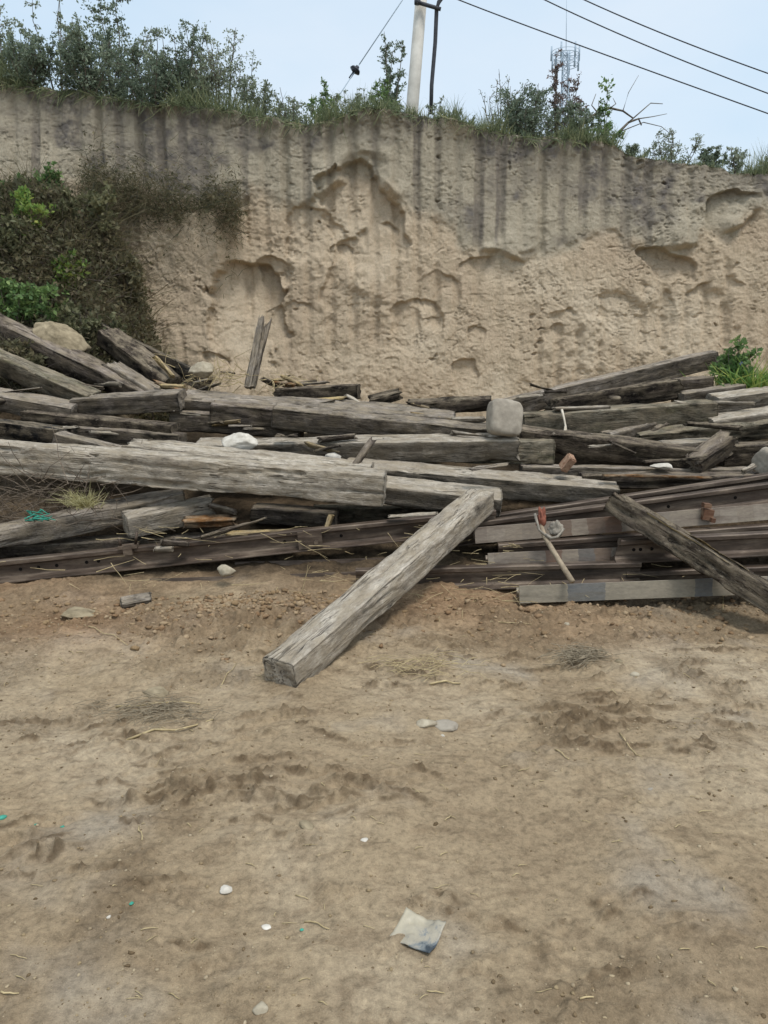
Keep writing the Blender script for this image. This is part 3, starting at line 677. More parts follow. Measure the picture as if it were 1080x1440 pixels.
def rail(label, A, B, roll=0, mat=RUST, sag=0.0, holes=(), cutA=0.0, group='rusty rails lying in front of the sleepers'):
    """A>B: the line of the rail head (roll 0) seen from the front; roll 90 lays the head away, foot to the viewer"""
    SIDX[0] += 1
    A, B = pt(A), pt(B); M, L = frame(A, B, 0, 0, 0)
    if roll: M = M @ Matrix.Rotation(math.radians(-roll-11), 4, 'X') @ Matrix.Scale(.86, 4, (0, 1, 0)) @ Matrix.Scale(.86, 4, (0, 0, 1)) @ Matrix.Translation((0, .066, .152))
    me, P = rail_mesh(L, sag, SIDX[0], cutA)
    # end caps
    nv = len(me.vertices); n = P.shape[1]
    import bmesh
    bm = bmesh.new(); bm.from_mesh(me); bm.verts.ensure_lookup_table()
    bm.faces.new([bm.verts[k] for k in range(n)]); bm.faces.new([bm.verts[nv-n+k] for k in range(n)][::-1])
    bmesh.ops.recalc_face_normals(bm, faces=bm.faces)
    for f_ in bm.faces: f_.smooth = False
    bm.to_mesh(me); bm.free()
    o = link('rail', me, mat, None, M); tag(o, label, 'rail', group)
    for x in holes:
        mb = MB(); mb.tube([M @ Vector((x*L, -.0065, -.077)), M @ Vector((x*L, -.0098, -.077))], .012, n=12)
        mb.build('bolt_hole_disc', HOLE, o, False)  # dark disc on an uncut web, its colour standing for the hole's shade
    if 0: print('RL %-60s L=%.2f A=(%.2f %.2f %.2f) B=(%.2f %.2f %.2f)' % (label[:60], L, *A, *B))
    return o, M, L
rF, MF, LF = rail('very long dark rail along the left front of the pile with a bolted plate', (-120, 800, 4.82), (696, 716, 5.25), 0, RUST, .0, (-.33, -.30, -.27, -.22, -.20, .12, .22))
rail('upper of the two parallel rails slanting up to the right edge', (655, 729, 5.42), (1190, 649, 5.35), 0, RUST, 0, (-.2, .28))
rail('lower of the two parallel rails slanting up to the right edge', (640, 737, 5.25), (1190, 664, 5.18), 0, RUST, 0, (-.25, .05, .22))
rail('patchy rail on its side with foot to the viewer, behind the knotted stick', (667, 742, 5.02), (1190, 699, 5.0), 90, RUSTP)
rail('short looking patchy rail on its side, below the knot of the stick', (686, 778, 4.84), (1000, 764, 4.88), 90, RUSTP)
rail('pinkish rail with three bolt holes and slanted cut left end', (872, 758, 4.78), (1190, 742, 4.78), 0, RUST, 0, (-.44, -.41, -.36), .3)
rail('low rail half sunk in soil right of the diagonal sleeper', (500, 800, 4.74), (900, 789, 4.74), 0, RUST)
rail('dark rail in the shadow right under the patchy rail with the clamp', (700, 764, 4.98), (1190, 729, 4.96), 0, RUST)
rail('patchy lowest rail at the right front with blue grey marks', (730, 824, 4.5), (1190, 806, 4.5), 90, RUSTG)
rail('rail lying low in the dirt under the left end of the long dark rail', (-80, 842, 4.72), (300, 826, 4.80), 90, RUST)
rail('thin looking rail edge behind the lowest patchy rail', (880, 803, 4.75), (1190, 790, 4.72), 0, RUST)
rail('rail in the shade between the diagonal sleeper and the soil clods', (330, 790, 5.06), (600, 783, 5.12), 90, RUST)
rail('buried rail edge in the dirt left of the diagonal sleeper foot', (210, 814, 4.86), (620, 800, 4.92), 90, RUST)
# fishplate + clip are bolted to the long rail
mb = MB(); T = MF @ Matrix.Translation((.165*LF, -.052, -.07)); mb.box(T, .17, .02, .125)
fp = mb.build('fishplate', RUST, rF, False)
for dx in (-.04, .04):
    b_ = MB(); b_.tube([T @ Vector((dx, -.011, -.02)), T @ Vector((dx, -.03, -.02))], .016, n=6); b_.build('bolt', RUST, fp, False)
mb = MB(); T = MF @ Matrix.Translation((-.145*LF, -.03, .012)); mb.box(T, .13, .08, .02); mb.box(T @ Matrix.Translation((0, -.03, -.02)), .06, .03, .06)
cl = mb.build('rail_clip', RUST, rF, False)
for a_, b2_ in (((-.05, 0, .012), (-.056, 0, .07)), ((.05, 0, .012), (.075, -.01, .10))):
    b_ = MB(); b_.tube([T @ Vector(a_), T @ Vector(b2_)], .010, n=8); b_.build('bolt', RUST, cl)
# rusty rail spike plate on the patchy rail
q = at(994, 723, 4.99); T = Matrix.Translation(q) @ Matrix.Rotation(.12, 4, 'Y')
mb = MB(); mb.box(T, .07, .06, .075); mb.box(T @ Matrix.Translation((-.02, -.01, .062)), .05, .05, .03); mb.box(T @ Matrix.Translation((.03, -.04, -.03)), .03, .03, .03)
tag(mb.build('rail_clamp', RUSTO, None, False), 'orange rusty clamp block sitting on the patchy rail beside the split sleeper', 'clamp')

# ------------------------------------------------------------------ stones and small things
def rock(name, label, cat, p, sx, sy, sz, mat, seed, rz=0, sink=.3, group=None, tilt=0, flat=.0):
    n, k = (22, 14) if sx < .2 else (56, 32)
    th = np.linspace(0, 2*np.pi, n, endpoint=False); ph = np.linspace(0.02, np.pi-.02, k)
    T, P = np.meshgrid(th, ph); X = np.cos(T)*np.sin(P); Y = np.sin(T)*np.sin(P); Z = np.cos(P)
    d = 1+.28*fbm(X*1.6+seed, Y*1.6, Z*1.6, oct=3, seed=seed)
    # faceting
    for f in range(11):
        v = np.random.default_rng(seed*31+f).normal(size=3); v /= np.linalg.norm(v)
        dd = X*v[0]+Y*v[1]+Z*v[2]; d = np.where(dd*d > .66, .66/np.maximum(dd, .01), d)
    d = d+.05*fbm(X*5+seed, Y*5, Z*5, oct=4, seed=seed+1)
    V = np.stack([X*d*sx/2, Y*d*sy/2, Z*d*sz/2], -1).reshape(-1, 3)
    i = np.arange(n*k).reshape(k, n); j = np.roll(i, -1, 1)
    F = np.stack([i[:-1], i[1:], j[1:], j[:-1]], -1).reshape(-1, 4)
    M = Matrix.Translation(Vector(p)+Vector((0, 0, sz*(.5-sink)))) @ Matrix.Rotation(rz, 4, 'Z') @ Matrix.Rotation(tilt, 4, 'Y')
    return tag(link(name, mesh_np(name, V, F), mat, None, M), label, cat, group)
rock('boulder', 'yellowish boulder sitting among the sleepers on the left bank', 'boulder', at(88, 482, 7.35), .62, .40, .28, STONE_Y, 3, -.2, .3, tilt=.55)
rock('stone', 'large flat white stone lying on the long pale sleeper', 'stone', at(341, 633, 5.80), .35, .2, .15, STONE_W, 5, 0, .1)
rock('stone', 'small white stone left of the long straight pale sleeper', 'stone', at(469, 651, 5.72), .13, .1, .11, STONE_W, 6, 0, .1)
rock('stone', 'pale square stone behind the thick top sleeper beside the upright stake', 'stone', at(285, 531, 6.85), .27, .2, .18, STONE_P, 7, 0, .15)
rock('stone', 'flat white stone chip under the long dark sleeper near the stump', 'stone', at(932, 658, 5.82), .2, .14, .06, STONE_W, 8)
rock('boulder', 'grey boulder at the right edge above the two parallel rails', 'boulder', at(1085, 662, 5.7), .3, .25, .28, STONE_G, 9)
rock('stone', 'pale stone resting against the buried rail left of the diagonal sleeper', 'stone', at(318, 806, 4.72), .13, .1, .09, STONE_P, 10)
for (px, py, wpx, hpx, mat, lab, sd) in (
        (597, 1018, 34, 16, STONE_P, 'left stone of the pale pair on bare soil mid foreground', 21),
        (627, 1023, 42, 13, STONE_G, 'right flatter stone of the pale pair on bare soil', 22),
        (432, 1162, 26, 14, STONE_Y, 'round tan pebble alone on the soil left of centre', 23),
        (318, 1251, 18, 11, STONE_W, 'small white greenish pebble in the left foreground', 24),
        (222, 975, 38, 19, STONE_Y, 'flat tan stone in the soil left of the diagonal sleeper end', 25),
        (893, 949, 17, 11, STONE_P, 'light pebble at the lower right of the hay wisp', 26),
        (870, 931, 15, 10, STONE_Y, 'yellowish pebble touching the right end of the hay wisp', 27),
        (368, 1419, 24, 18, STONE_P, 'whitish stone at the bottom edge of the picture', 28),
        (110, 864, 52, 19, STONE_Y, 'broad flat tan stone near the left rails', 29),
        (513, 1181, 11, 5, STONE_W, 'tiny white chip right of the round tan pebble', 31),
        (623, 1035, 7, 5, STONE_W, 'tiny white chip just below the pale stone pair', 32),
        (153, 1290, 7, 6, STONE_W, 'tiny white chip in the lower left soil', 33),
        (375, 1304, 14, 6, STONE_W, 'narrow white chip below the white greenish pebble', 34),
        (797, 878, 12, 6, STONE_P, 'little pale chip on soil above the hay wisp', 35),
        (915, 1110, 10, 6, STONE_G, 'little grey chip in the right foreground', 36)):
    p = onground(px, py); dd = p.length if False else (p-Vector((0, 0, CAMH))).length
    s = wpx/FPX*dd*.97; 
    rock('stone', lab, 'stone', p, s, s*.8, max(.3*s, hpx/FPX*dd*.75), mat, sd, random.uniform(-.4, .4), .45, 'stones on the bare soil')
# brick
q = at(798, 651, 5.7); T = Matrix.Translation(q) @ Matrix.Rotation(.55, 4, 'Y') @ Matrix.Rotation(.35, 4, 'X') @ Matrix.Rotation(.3, 4, 'Z')
import bmesh
def bevel_box(name, M, sx, sy, sz, bev, mat, parent=None, seed=0, amp=.002):
    bm = bmesh.new(); bmesh.ops.create_cube(bm, size=1)
    for v in bm.verts: v.co = Vector((v.co.x*sx, v.co.y*sy, v.co.z*sz))
    bmesh.ops.bevel(bm, geom=list(bm.edges), offset=bev, segments=2, affect='EDGES')
    bmesh.ops.subdivide_edges(bm, edges=bm.edges, cuts=2, use_grid_fill=True)
    r = random.Random(seed)
    for v in bm.verts: v.co += Vector((r.uniform(-amp, amp), r.uniform(-amp, amp), r.uniform(-amp, amp)))
    me = bpy.data.meshes.new(name); bm.to_mesh(me); bm.free()
    return link(name, me, mat, parent, M)
tag(bevel_box('brick', T, .06, .09, .13, .008, BRICK, None, 1), 'reddish half brick leaning between the sleepers right of the mossy end', 'brick')

T = Matrix.Translation(at(709, 588, 5.98)) @ Matrix.Rotation(.10, 4, 'Y') @ Matrix.Rotation(-.25, 4, 'X') @ Matrix.Rotation(.12, 4, 'Z')
th_ = np.linspace(0, 2*np.pi, 64, endpoint=False); ph_ = np.linspace(.01, np.pi-.01, 44); T_, P_ = np.meshgrid(th_, ph_)
spw = lambda v, e: np.sign(v)*np.abs(v)**e
bx_, by_, bz_ = spw(np.cos(T_), .38)*spw(np.sin(P_), .38), spw(np.sin(T_), .38)*spw(np.sin(P_), .38), spw(np.cos(P_), .38)
dd_ = 1+.05*fbm(bx_*2, by_*2, bz_*2, oct=4, seed=9)-.10*np.clip(bz_*bx_-.2, 0, 1)
ii_ = np.arange(64*44).reshape(44, 64); jj_ = np.roll(ii_, -1, 1)
tag(link('stone_block', mesh_np('stone_block', np.stack([bx_*dd_*.135, by_*dd_*.10, bz_*dd_*.145], -1).reshape(-1, 3), np.stack([ii_[:-1], ii_[1:], jj_[1:], jj_[:-1]], -1).reshape(-1, 4)), STONE_G, None, T), 'upright grey rounded stone block standing on the heap, right of the notched sleeper', 'stone block')
# knotted stick
root = empty('knotted_stick', at(767, 757, 4.85), 'bare stick with a red cloth and a white cloth knot, leaning on the patchy rails', 'stick')
mb = MB(); mb.tube([at(805, 818, 4.42), at(786, 788, 4.58), at(766, 755, 4.78), at(757, 728, 4.9)], .019, .016, 8); mb.build('rod', STICKM, root)
def rag(name, c, sx, sy, sz, mat, seed):
    n, k = 26, 18
    th = np.linspace(0, 2*np.pi, n, endpoint=False); ph = np.linspace(.02, np.pi-.02, k)
    T, P = np.meshgrid(th, ph); X = np.cos(T)*np.sin(P); Y = np.sin(T)*np.sin(P); Z = np.cos(P)
    d = 1+.75*fbm(X*2.4+seed, Y*2.4, Z*2.4, oct=3, seed=seed)
    V = np.stack([X*d*sx/2, Y*d*sy/2, Z*d*sz/2], -1).reshape(-1, 3)
    i = np.arange(n*k).reshape(k, n); j = np.roll(i, -1, 1)
    return link(name, mesh_np(name, V, np.stack([i[:-1], i[1:], j[1:], j[:-1]], -1).reshape(-1, 4)), mat, root, Matrix.Translation(c))
rag('red_cloth', at(761, 730, 4.86), .06, .06, .14, CLOTHR, 1)
rag('white_knot', at(782, 744, 4.8), .085, .07, .10, CLOTHW, 2); 
mb = MB(); mb.tube([at(768, 752, 4.76), at(775, 757, 4.72), at(784, 755, 4.73), at(791, 746, 4.76), at(786, 735, 4.8), at(776, 738, 4.8)], .012, .008, 6)
mb.tube([at(752, 722, 4.84), at(758, 745, 4.8), at(770, 755, 4.76)], .01, .008, 6); mb.build('cloth_tail', CLOTHW, root)
# hanging bark fibre
mb = MB(); mb.tube([at(790, 576, 6.42), at(793, 588, 6.36), at(796, 603, 6.3), at(797, 622, 6.22)], .011, .006, 6); mb.tube([at(795, 600, 6.3), at(792, 618, 6.24), at(789, 629, 6.2)], .010, .004, 6)
tag(mb.build('bark_strip', FIBRE), 'pale strip of peeled bark hanging over the long dark sleeper', 'bark strip')

# wrapper on the ground: crumpled sheet with thickness
p0 = onground(587, 1316)
nu, nv = 22, 18
U, Vv = np.meshgrid(np.linspace(-1, 1, nu), np.linspace(-1, 1, nv))
qx = .056*U+.026*Vv; qy = -.038*U*.8+.046*Vv
qz = .011+.013*fbm(U*1.3, Vv*1.3, oct=3, seed=5)+.010*np.abs(U)*np.abs(Vv)+.008*Vv
base = np.stack([p0.x+qx, p0.y+qy, p0.z+qz], -1).reshape(-1, 3)
F = gridF(nu, nv); Nn = nu*nv
V2 = np.concatenate([base, base-[0, 0, .003]]); F2 = [F, F[:, ::-1]+Nn]
i = np.arange(Nn).reshape(nv, nu); rim_ = np.concatenate([i[0, :-1], i[:-1, -1], i[-1, :0:-1], i[:0:-1, 0]])
F2.append(np.stack([rim_, rim_+Nn, np.roll(rim_, -1)+Nn, np.roll(rim_, -1)], -1))
m = Mat('printed_wrapper', .45, .4); co = m.coord((1, 1, 1))
n = m.noise(co, 14, 6, .7, .8); sx = m.N.new('ShaderNodeSeparateXYZ'); m.l(m.coord((1, 1, 1), jitter=False), sx.inputs[0])
n = m.math('ADD', n, m.math('MULTIPLY', m.math('SUBTRACT', sx.outputs[1], m.math('MULTIPLY', sx.outputs[0], .5)), 3.2))
c = m.ramp(n, [(.22, '3a4248'), (.33, '6d7272'), (.41, '989181'), (.7, 'aba28c')]); m.col(c); m.bump(m.noise(co, 60, 3), .4, .004)
me = mesh_np('wrapper', V2-np.array(p0), np.concatenate(F2)); o = link('wrapper', me, m.m, None, Matrix.Translation(p0))
tag(o, 'crumpled pale and blue grey wrapper lying on the soil in the foreground', 'wrapper')
# teal plastic scraps
for (px, py, s, lab) in ((3, 1150, .035, 'teal plastic scrap at the very left edge of the foreground'), (50, 1160, .014, 'left small teal crumb beside the left edge scrap'), (88, 1163, .018, 'right small teal crumb beside the left edge scrap'),
                         (185, 1271, .02, 'faint teal net shred in the lower left soil'), (425, 1308, .015, 'tiny teal crumb below the white pebbles')):
    p = onground(px, py)
    rock('plastic_scrap', lab, 'plastic scrap', p, s, s*.8, s*.4, TEAL, int(px)+3, .3, .3, 'teal plastic scraps on the soil')
q = at(50, 727, 5.05)
mb = MB()
for k in range(16):
    a = q+Vector((random.uniform(-.07, .07), random.uniform(-.04, .04), random.uniform(-.02, .03))); mb.tube([a, a+Vector((random.uniform(-.06, .06), random.uniform(-.03, .03), random.uniform(-.02, .03))), a+Vector((random.uniform(-.09, .09), 0, random.uniform(-.03, .03)))], .006, .003, 4)
tag(mb.build('plastic_net', TEAL), 'crumpled teal plastic netting in dry brush below the big pale sleeper', 'plastic net')

# ------------------------------------------------------------------ blades, straw, leaves
def blades_mesh(base, tip_dir, length, width, bend, seed):
    """tapered 2-segment blades; arrays of n"""
    n = len(base); r = np.random.default_rng(seed)
    d = tip_dir/np.linalg.norm(tip_dir, axis=1, keepdims=True)
    s = np.cross(d, r.normal(size=(n, 3))); s /= np.linalg.norm(s, axis=1, keepdims=True)
    hd = r.normal(size=(n, 3)); hd[:, 2] = -np.abs(hd[:, 2])*.6; hd /= np.linalg.norm(hd, axis=1, keepdims=True)
    w = width[:, None]; l = length[:, None]; b = bend[:, None]
    m1 = base+d*l*.5+hd*b*l*.18; t = base+d*l*.92+hd*b*l*.6
    V = np.stack([base-s*w*.5, base+s*w*.5, m1+s*w*.45, m1-s*w*.45, t+s*w*.06, t-s*w*.06], 1).reshape(-1, 3)
    k = np.arange(n)[:, None]*6
    F = np.concatenate([k+np.array([[0, 1, 2, 3]]), k+np.array([[3, 2, 4, 5]])], 0)
    rnd = np.repeat(r.random(n), 6)
    return V, F, rnd
def leaves_mesh(P, size, seed, up=.3):
    n = len(P); r = np.random.default_rng(seed)
    a = r.normal(size=(n, 3)); a[:, 2] += up; a /= np.linalg.norm(a, axis=1, keepdims=True)
    b = np.cross(a, r.normal(size=(n, 3))); b /= np.linalg.norm(b, axis=1, keepdims=True)
    l = (size*r.uniform(.6, 1.35, n))[:, None]
    c = np.cross(a, b)
    V = np.stack([P, P+a*l*.5+b*l*.26+c*l*.06, P+a*l, P+a*l*.5-b*l*.26+c*l*.06], 1).reshape(-1, 3)
    F = np.arange(n*4).reshape(n, 4)
    clump = .5+.5*fbm(P[:, 0]*3.0, P[:, 1]*3.0, P[:, 2]*3.0, oct=2, seed=seed)
    rnd = np.repeat(np.clip(.55*r.random(n)+.55*clump-.05, 0, 1), 4)
    return V, F, rnd
def build_fol(name, parts, mat, parent=None, mw=None):
    V = np.concatenate([p[0] for p in parts]); off = 0; Fs = []
    for p in parts: Fs.append(p[1]+off); off += len(p[0])
    o0 = np.array(wm(parent).translation) if parent is not None else V.mean(0)
    me = mesh_np(name, V-o0, np.concatenate(Fs), {'rnd': np.concatenate([p[2] for p in parts])}, smooth=False)
    return link(name, me, mat, parent, Matrix.Translation(Vector(o0)))
def shrub(name, label, base, H, Wd, nst=7, leaf=.05, dens=1.0, mat=L_DARK, lean=0.0, twigs=8, spread=.10, group='shrubs and saplings on the cliff top', cat='shrub', bare=0.0, seed=0, up=.2, start=.25):
    r = random.Random(seed*7+3); root = empty(name, base, label, cat, group)
    mb = MB(); pts = []
    base = Vector(base)
    for s in range(nst):
        a = r.uniform(0, 2*math.pi); rad = r.uniform(.15, 1)*Wd/2
        hh = H*r.uniform(.62, 1.0)*(1-.28*(rad/(Wd/2))**2)
        end = Vector((math.cos(a)*rad+lean*hh, math.sin(a)*rad*.7, hh))
        pl = []
        for k in range(7):
            t = k/6; w = Vector((end.x*t**.8, end.y*t**.8, end.z*t**1.15))
            w += Vector((r.gauss(0, .02), r.gauss(0, .02), 0))*H*.6*t
            pl.append(base+Vector((r.uniform(-.04, .04)*Wd, r.uniform(-.04, .04)*Wd, -.12))*(1-t)+w)
        mb.tube(pl, .006+.006*H, .0025, 5, False)
        for q in range(twigs):
            t = start+(1-start)*r.random(); i = min(5, int(t*6)); f = t*6-i; p = pl[i].lerp(pl[i+1], f)
            d = Vector((r.gauss(0, 1), r.gauss(0, 1), r.uniform(-.1, 1.1))).normalized(); ln = Wd*r.uniform(.12, .34)*(1.15-.6*t)
            p2 = p+d*ln*.5+Vector((0, 0, r.uniform(-.02, .03))); p3 = p+d*ln+Vector((r.gauss(0, .05), 0, r.uniform(-.05, .06)))*ln
            mb.tube([p, p2, p3], .0045, .0015, 4, False)
            if r.random() >= bare:
                for u in range(int(9*dens)):
                    c = p.lerp(p3, r.uniform(.15, 1.08)); pts.append((c.x+r.gauss(0, spread*.5*ln*2), c.y+r.gauss(0, spread*.5*ln*2), c.z+r.gauss(0, spread*.5*ln*2)))
    mb.build('branches', BARK, root)
    if pts: build_fol('foliage', [leaves_mesh(np.array(pts), leaf, seed+100, up)], mat, root)
    return root
def etop(px, back=.25, dz=0.0):
    p = at(px, np.interp(px, [e[0] for e in EDGE], [e[1] for e in EDGE]), YC+.45+back)
    return Vector((p.x, p.y, float(edge_z(p.x*(YC+.45)/p.y))+dz))
def hpx(n, back=.25): return n/FPX*(YC+.6+back)
SH = [ # px, height px, width px, back, stems, leaf, dens, mat, extra, name, label
 (8, 105, 110, .5, 11, .06, 1.5, L_GREY, {}, 'shrub', 'grey green shrub cut by the left edge on the cliff top'),
 (85, 148, 60, .6, 5, .055, .9, L_GREY, {'start': .3}, 'sapling', 'tall thin sapling between the left edge shrub and the dense bush'),
 (40, 70, 90, .2, 10, .05, 1.6, L_DARK, {}, 'shrub', 'low dark shrub at the foot of the tall thin sapling'),
 (160, 150, 120, .7, 13, .06, 1.5, L_DARK, {}, 'shrub', 'tallest dense dark shrub on the cliff top'),
 (130, 95, 110, .2, 11, .055, 1.5, L_DARK, {}, 'shrub', 'dark spreading shrub in front of the tallest dense shrub'),
 (218, 120, 60, .5, 6, .05, .9, L_GREY, {}, 'shrub', 'airy grey shrub just right of the tallest dense shrub'),
 (258, 112, 105, .4, 12, .055, 1.5, L_DARK, {}, 'shrub', 'round dark shrub left of the drooping open shrub'),
 (312, 112, 120, .4, 12, .05, 1.1, L_GREY, {'lean': .12, 'start': .45}, 'shrub', 'open shrub drooping to the right at the end of the dark thicket'),
 (215, 70, 110, .1, 10, .05, 1.6, L_DARK, {}, 'shrub', 'low dark shrub hugging the rim below the airy grey shrub'),
 (365, 62, 70, .3, 8, .05, 1.1, L_GREY, {}, 'shrub', 'small grey shrub right of the drooping open shrub'),
 (408, 62, 70, .4, 8, .05, 1.2, L_GREY, {}, 'shrub', 'grey green low shrub in the gap before the yellow green shrub'),
 (452, 68, 60, .5, 7, .05, 1.2, L_MID, {}, 'shrub', 'fresh yellow green shrub left of the guy wire disc'),
 (492, 62, 54, .5, 7, .045, .9, L_GREY, {}, 'shrub', 'wispy shrub under the guy wire disc'),
 (550, 108, 54, .4, 6, .05, 1.1, L_DARK, {'start': .2}, 'sapling', 'upright sapling with a pointed top left of the utility pole'),
 (540, 52, 60, .3, 7, .045, 1.3, L_MID, {}, 'shrub', 'low leafy shrub at the foot of the pointed sapling'),
 (607, 66, 28, .9, 4, .04, .6, L_GREY, {'start': .5}, 'weed', 'thin dry weed growing beside the black conduit'),
 (640, 38, 60, .4, 7, .04, 1.2, L_GREY, {}, 'shrub', 'knee high grey shrub right of the utility pole'),
 (705, 95, 80, .5, 10, .035, .35, L_GREY, {'bare': .5, 'start': .3}, 'shrub', 'pale half bare twiggy shrub left of the dark green mound'),
 (742, 72, 110, .3, 13, .05, 1.7, L_DARK, {}, 'shrub', 'dense dark green mound shaped shrub below the distant tower'),
 (785, 118, 64, .6, 8, .05, 1.2, L_RED, {}, 'shrub', 'tall reddish topped shrub in front of the distant tower'),
 (800, 62, 60, .3, 8, .05, 1.3, L_DARK, {}, 'shrub', 'low dark shrub at the right foot of the reddish shrub'),
 (846, 92, 36, .4, 4, .05, .7, L_MID, {'start': .6}, 'weed', 'tall slim yellow green weed left of the arching bare branches'),
 (840, 34, 60, .2, 8, .045, 1.4, L_MID, {}, 'shrub', 'low fresh green shrub on the rim below the slim weed'),
 (888, 26, 46, .3, 6, .04, 1.2, L_DARK, {}, 'shrub', 'little dark shrub beside the dry clod on the rim'),
 (945, 58, 70, .4, 9, .04, .8, L_GREY, {}, 'shrub', 'feathery pale shrub right of the arching bare branches'),
 (998, 40, 44, .4, 7, .05, 1.4, L_DARK, {}, 'shrub', 'compact dark shrub between two pale weed clumps on the right rim'),
 (1042, 52, 54, .4, 7, .04, .8, L_GREY, {}, 'weed', 'thin pale weed clump near the right edge on the rim'),
 (1085, 40, 60, .4, 7, .04, .9, L_GREY, {}, 'weed', 'pale weed clump cut by the right edge on the rim'),
]
for k, (px, hp, wp, back, nst, leaf, dens, mt, ext, nm, lab) in enumerate(SH):
    shrub(nm, lab, etop(px, back, -.02), hpx(hp, back), hpx(wp, back), nst, leaf*.66, dens*(3.2 if mt is L_DARK else 2.3), mt, group='shrubs and saplings on the cliff top' if nm != 'weed' else 'weeds on the cliff top', cat=nm, seed=k+1, twigs=13, **ext)
# arching bare branches
b0 = etop(812, .3)
root = empty('bare_shrub', b0, 'leafless shrub with arching bare branches on the right part of the cliff top', 'shrub')
mb = MB(); Yb = YC+.75
A1 = [(808, 190), (822, 172), (840, 158), (858, 152), (876, 156), (890, 166)]; A2 = [(858, 200), (870, 186), (884, 172), (898, 167), (902, 176)]
A3 = [(884, 172), (900, 158), (915, 145), (932, 146)]; A4 = [(840, 158), (832, 148), (838, 132)]; A5 = [(876, 156), (884, 130), (898, 106)]; A6 = [(870, 186), (905, 172), (930, 178), (945, 190)]; A7 = [(858, 152), (866, 146), (862, 138)]; A8 = [(898, 167), (918, 164), (938, 160)]
for pl, r0 in ((A1, .022), (A2, .022), (A3, .01), (A4, .009), (A5, .006), (A6, .007), (A7, .008), (A8, .007)):
    mb.tube([at(x, y, Yb+.05*i) for i, (x, y) in enumerate(pl)], r0, r0*.4, 6)
mb.build('branches', BARK, root)
lv = np.array([tuple(at(852+random.gauss(0, 5), 119+random.gauss(0, 6), Yb+.1)) for _ in range(40)])
build_fol('foliage', [leaves_mesh(lv, .05, 3)], L_MID, root)

# grass along the rim (uncountable)
n = 20000
xx = RNG.uniform(-6.2, 6.2, n); bb = RNG.exponential(.35, n)
rimy = np.interp(xx, cx, CYY[-1]); rz = np.interp(xx, cx, CZ[-1])
base = np.stack([xx, rimy+bb-.03, rz-.03+.03*RNG.random(n)], 1)
hh = (.05+.24*RNG.random(n)**1.6)*(.12+1.3*sstep(-.3, .5, fbm(xx*1.7, xx*0, oct=3, seed=201)))*(.95+.5*sstep(-.5, -3.5, xx)+.35*sstep(.3, 1.5, xx))
td = np.stack([RNG.normal(0, .35, n), RNG.normal(-.12, .3, n), np.ones(n)], 1)
nw = 2600; xw = RNG.uniform(-1.6, 6, nw); xw = xw+.12*np.sin(xw*9); bw = np.stack([xw, np.interp(xw, cx, CYY[-1])+RNG.exponential(.3, nw), np.interp(xw, cx, CZ[-1])-.02], 1)
p3 = blades_mesh(bw, np.stack([RNG.normal(0, .22, nw), RNG.normal(0, .2, nw), np.ones(nw)], 1), RNG.uniform(.2, .55, nw)*(.3+.9*sstep(-.2, .4, fbm(xw*1.5, xw*0, oct=2, seed=202))), RNG.uniform(.004, .008, nw), RNG.uniform(0, .8, nw), 7)
p1 = blades_mesh(base, td, hh, RNG.uniform(.004, .009, n), RNG.uniform(0, 1.1, n), 5)
n2 = 1700
xx = -6+8.5*RNG.random(n2)**1.5; base = np.stack([xx, np.interp(xx, cx, CYY[-1])-.01, np.interp(xx, cx, CZ[-1])-.02], 1)
td = np.stack([RNG.normal(0, .4, n2), RNG.normal(-.8, .3, n2), RNG.normal(-.3, .5, n2)], 1)
p2 = blades_mesh(base, td, RNG.uniform(.08, .26, n2), RNG.uniform(.005, .01, n2), RNG.uniform(.5, 1.2, n2), 6)
o = build_fol('grass', [p1, p2, p3], L_GRASS); tag(o, 'grey green rough grass fringing the whole cliff rim', 'grass', kind='stuff')

# thicket on the left bank (uncountable tangle)
def bank_pts(n, x0, x1, y0, y1, seed, keep):
    r = np.random.default_rng(seed); x = r.uniform(x0, x1, n); y = r.uniform(y0, y1, n)
    m_ = r.random(n) < keep(x, y); x, y = x[m_], y[m_]
    z = ground_z(x, y, False); return np.stack([x, y, z], 1)
kp = lambda x, y: sstep(2.2, 2.8, -x-.35*sstep(8.4, 7.6, y)+.25*fbm(x*2, y*2, oct=2, seed=210))*sstep(6.6, 7.4, y)
P = bank_pts(100000, -6.5, -2.1, 6.6, 9.4, 3, kp); nP = len(P)
nrm = np.array([.25, -.75, .6])
hmax = .06+.50*(fbm(P[:, 0]*2.2, P[:, 1]*2.2, P[:, 2]*2.2, oct=3, seed=211)*.5+.5)*sstep(6.9, 8.0, P[:, 1])
Q = P+nrm*(hmax*RNG.random(nP)**.8)[:, None]+RNG.normal(0, .03, (nP, 3))
lf = leaves_mesh(Q, .055, 212, .1)
ns_ = 12000
sel = RNG.integers(0, nP, ns_); td = nrm*.7+RNG.normal(0, .6, (ns_, 3)); td[:, 2] += .25
st = blades_mesh(P[sel], td, hmax[sel]*1.6+.08, RNG.uniform(.004, .009, ns_), RNG.uniform(.3, 1.3, ns_), 213)
st = (st[0], st[1], np.clip(st[2]*.5+.4, 0, 1))
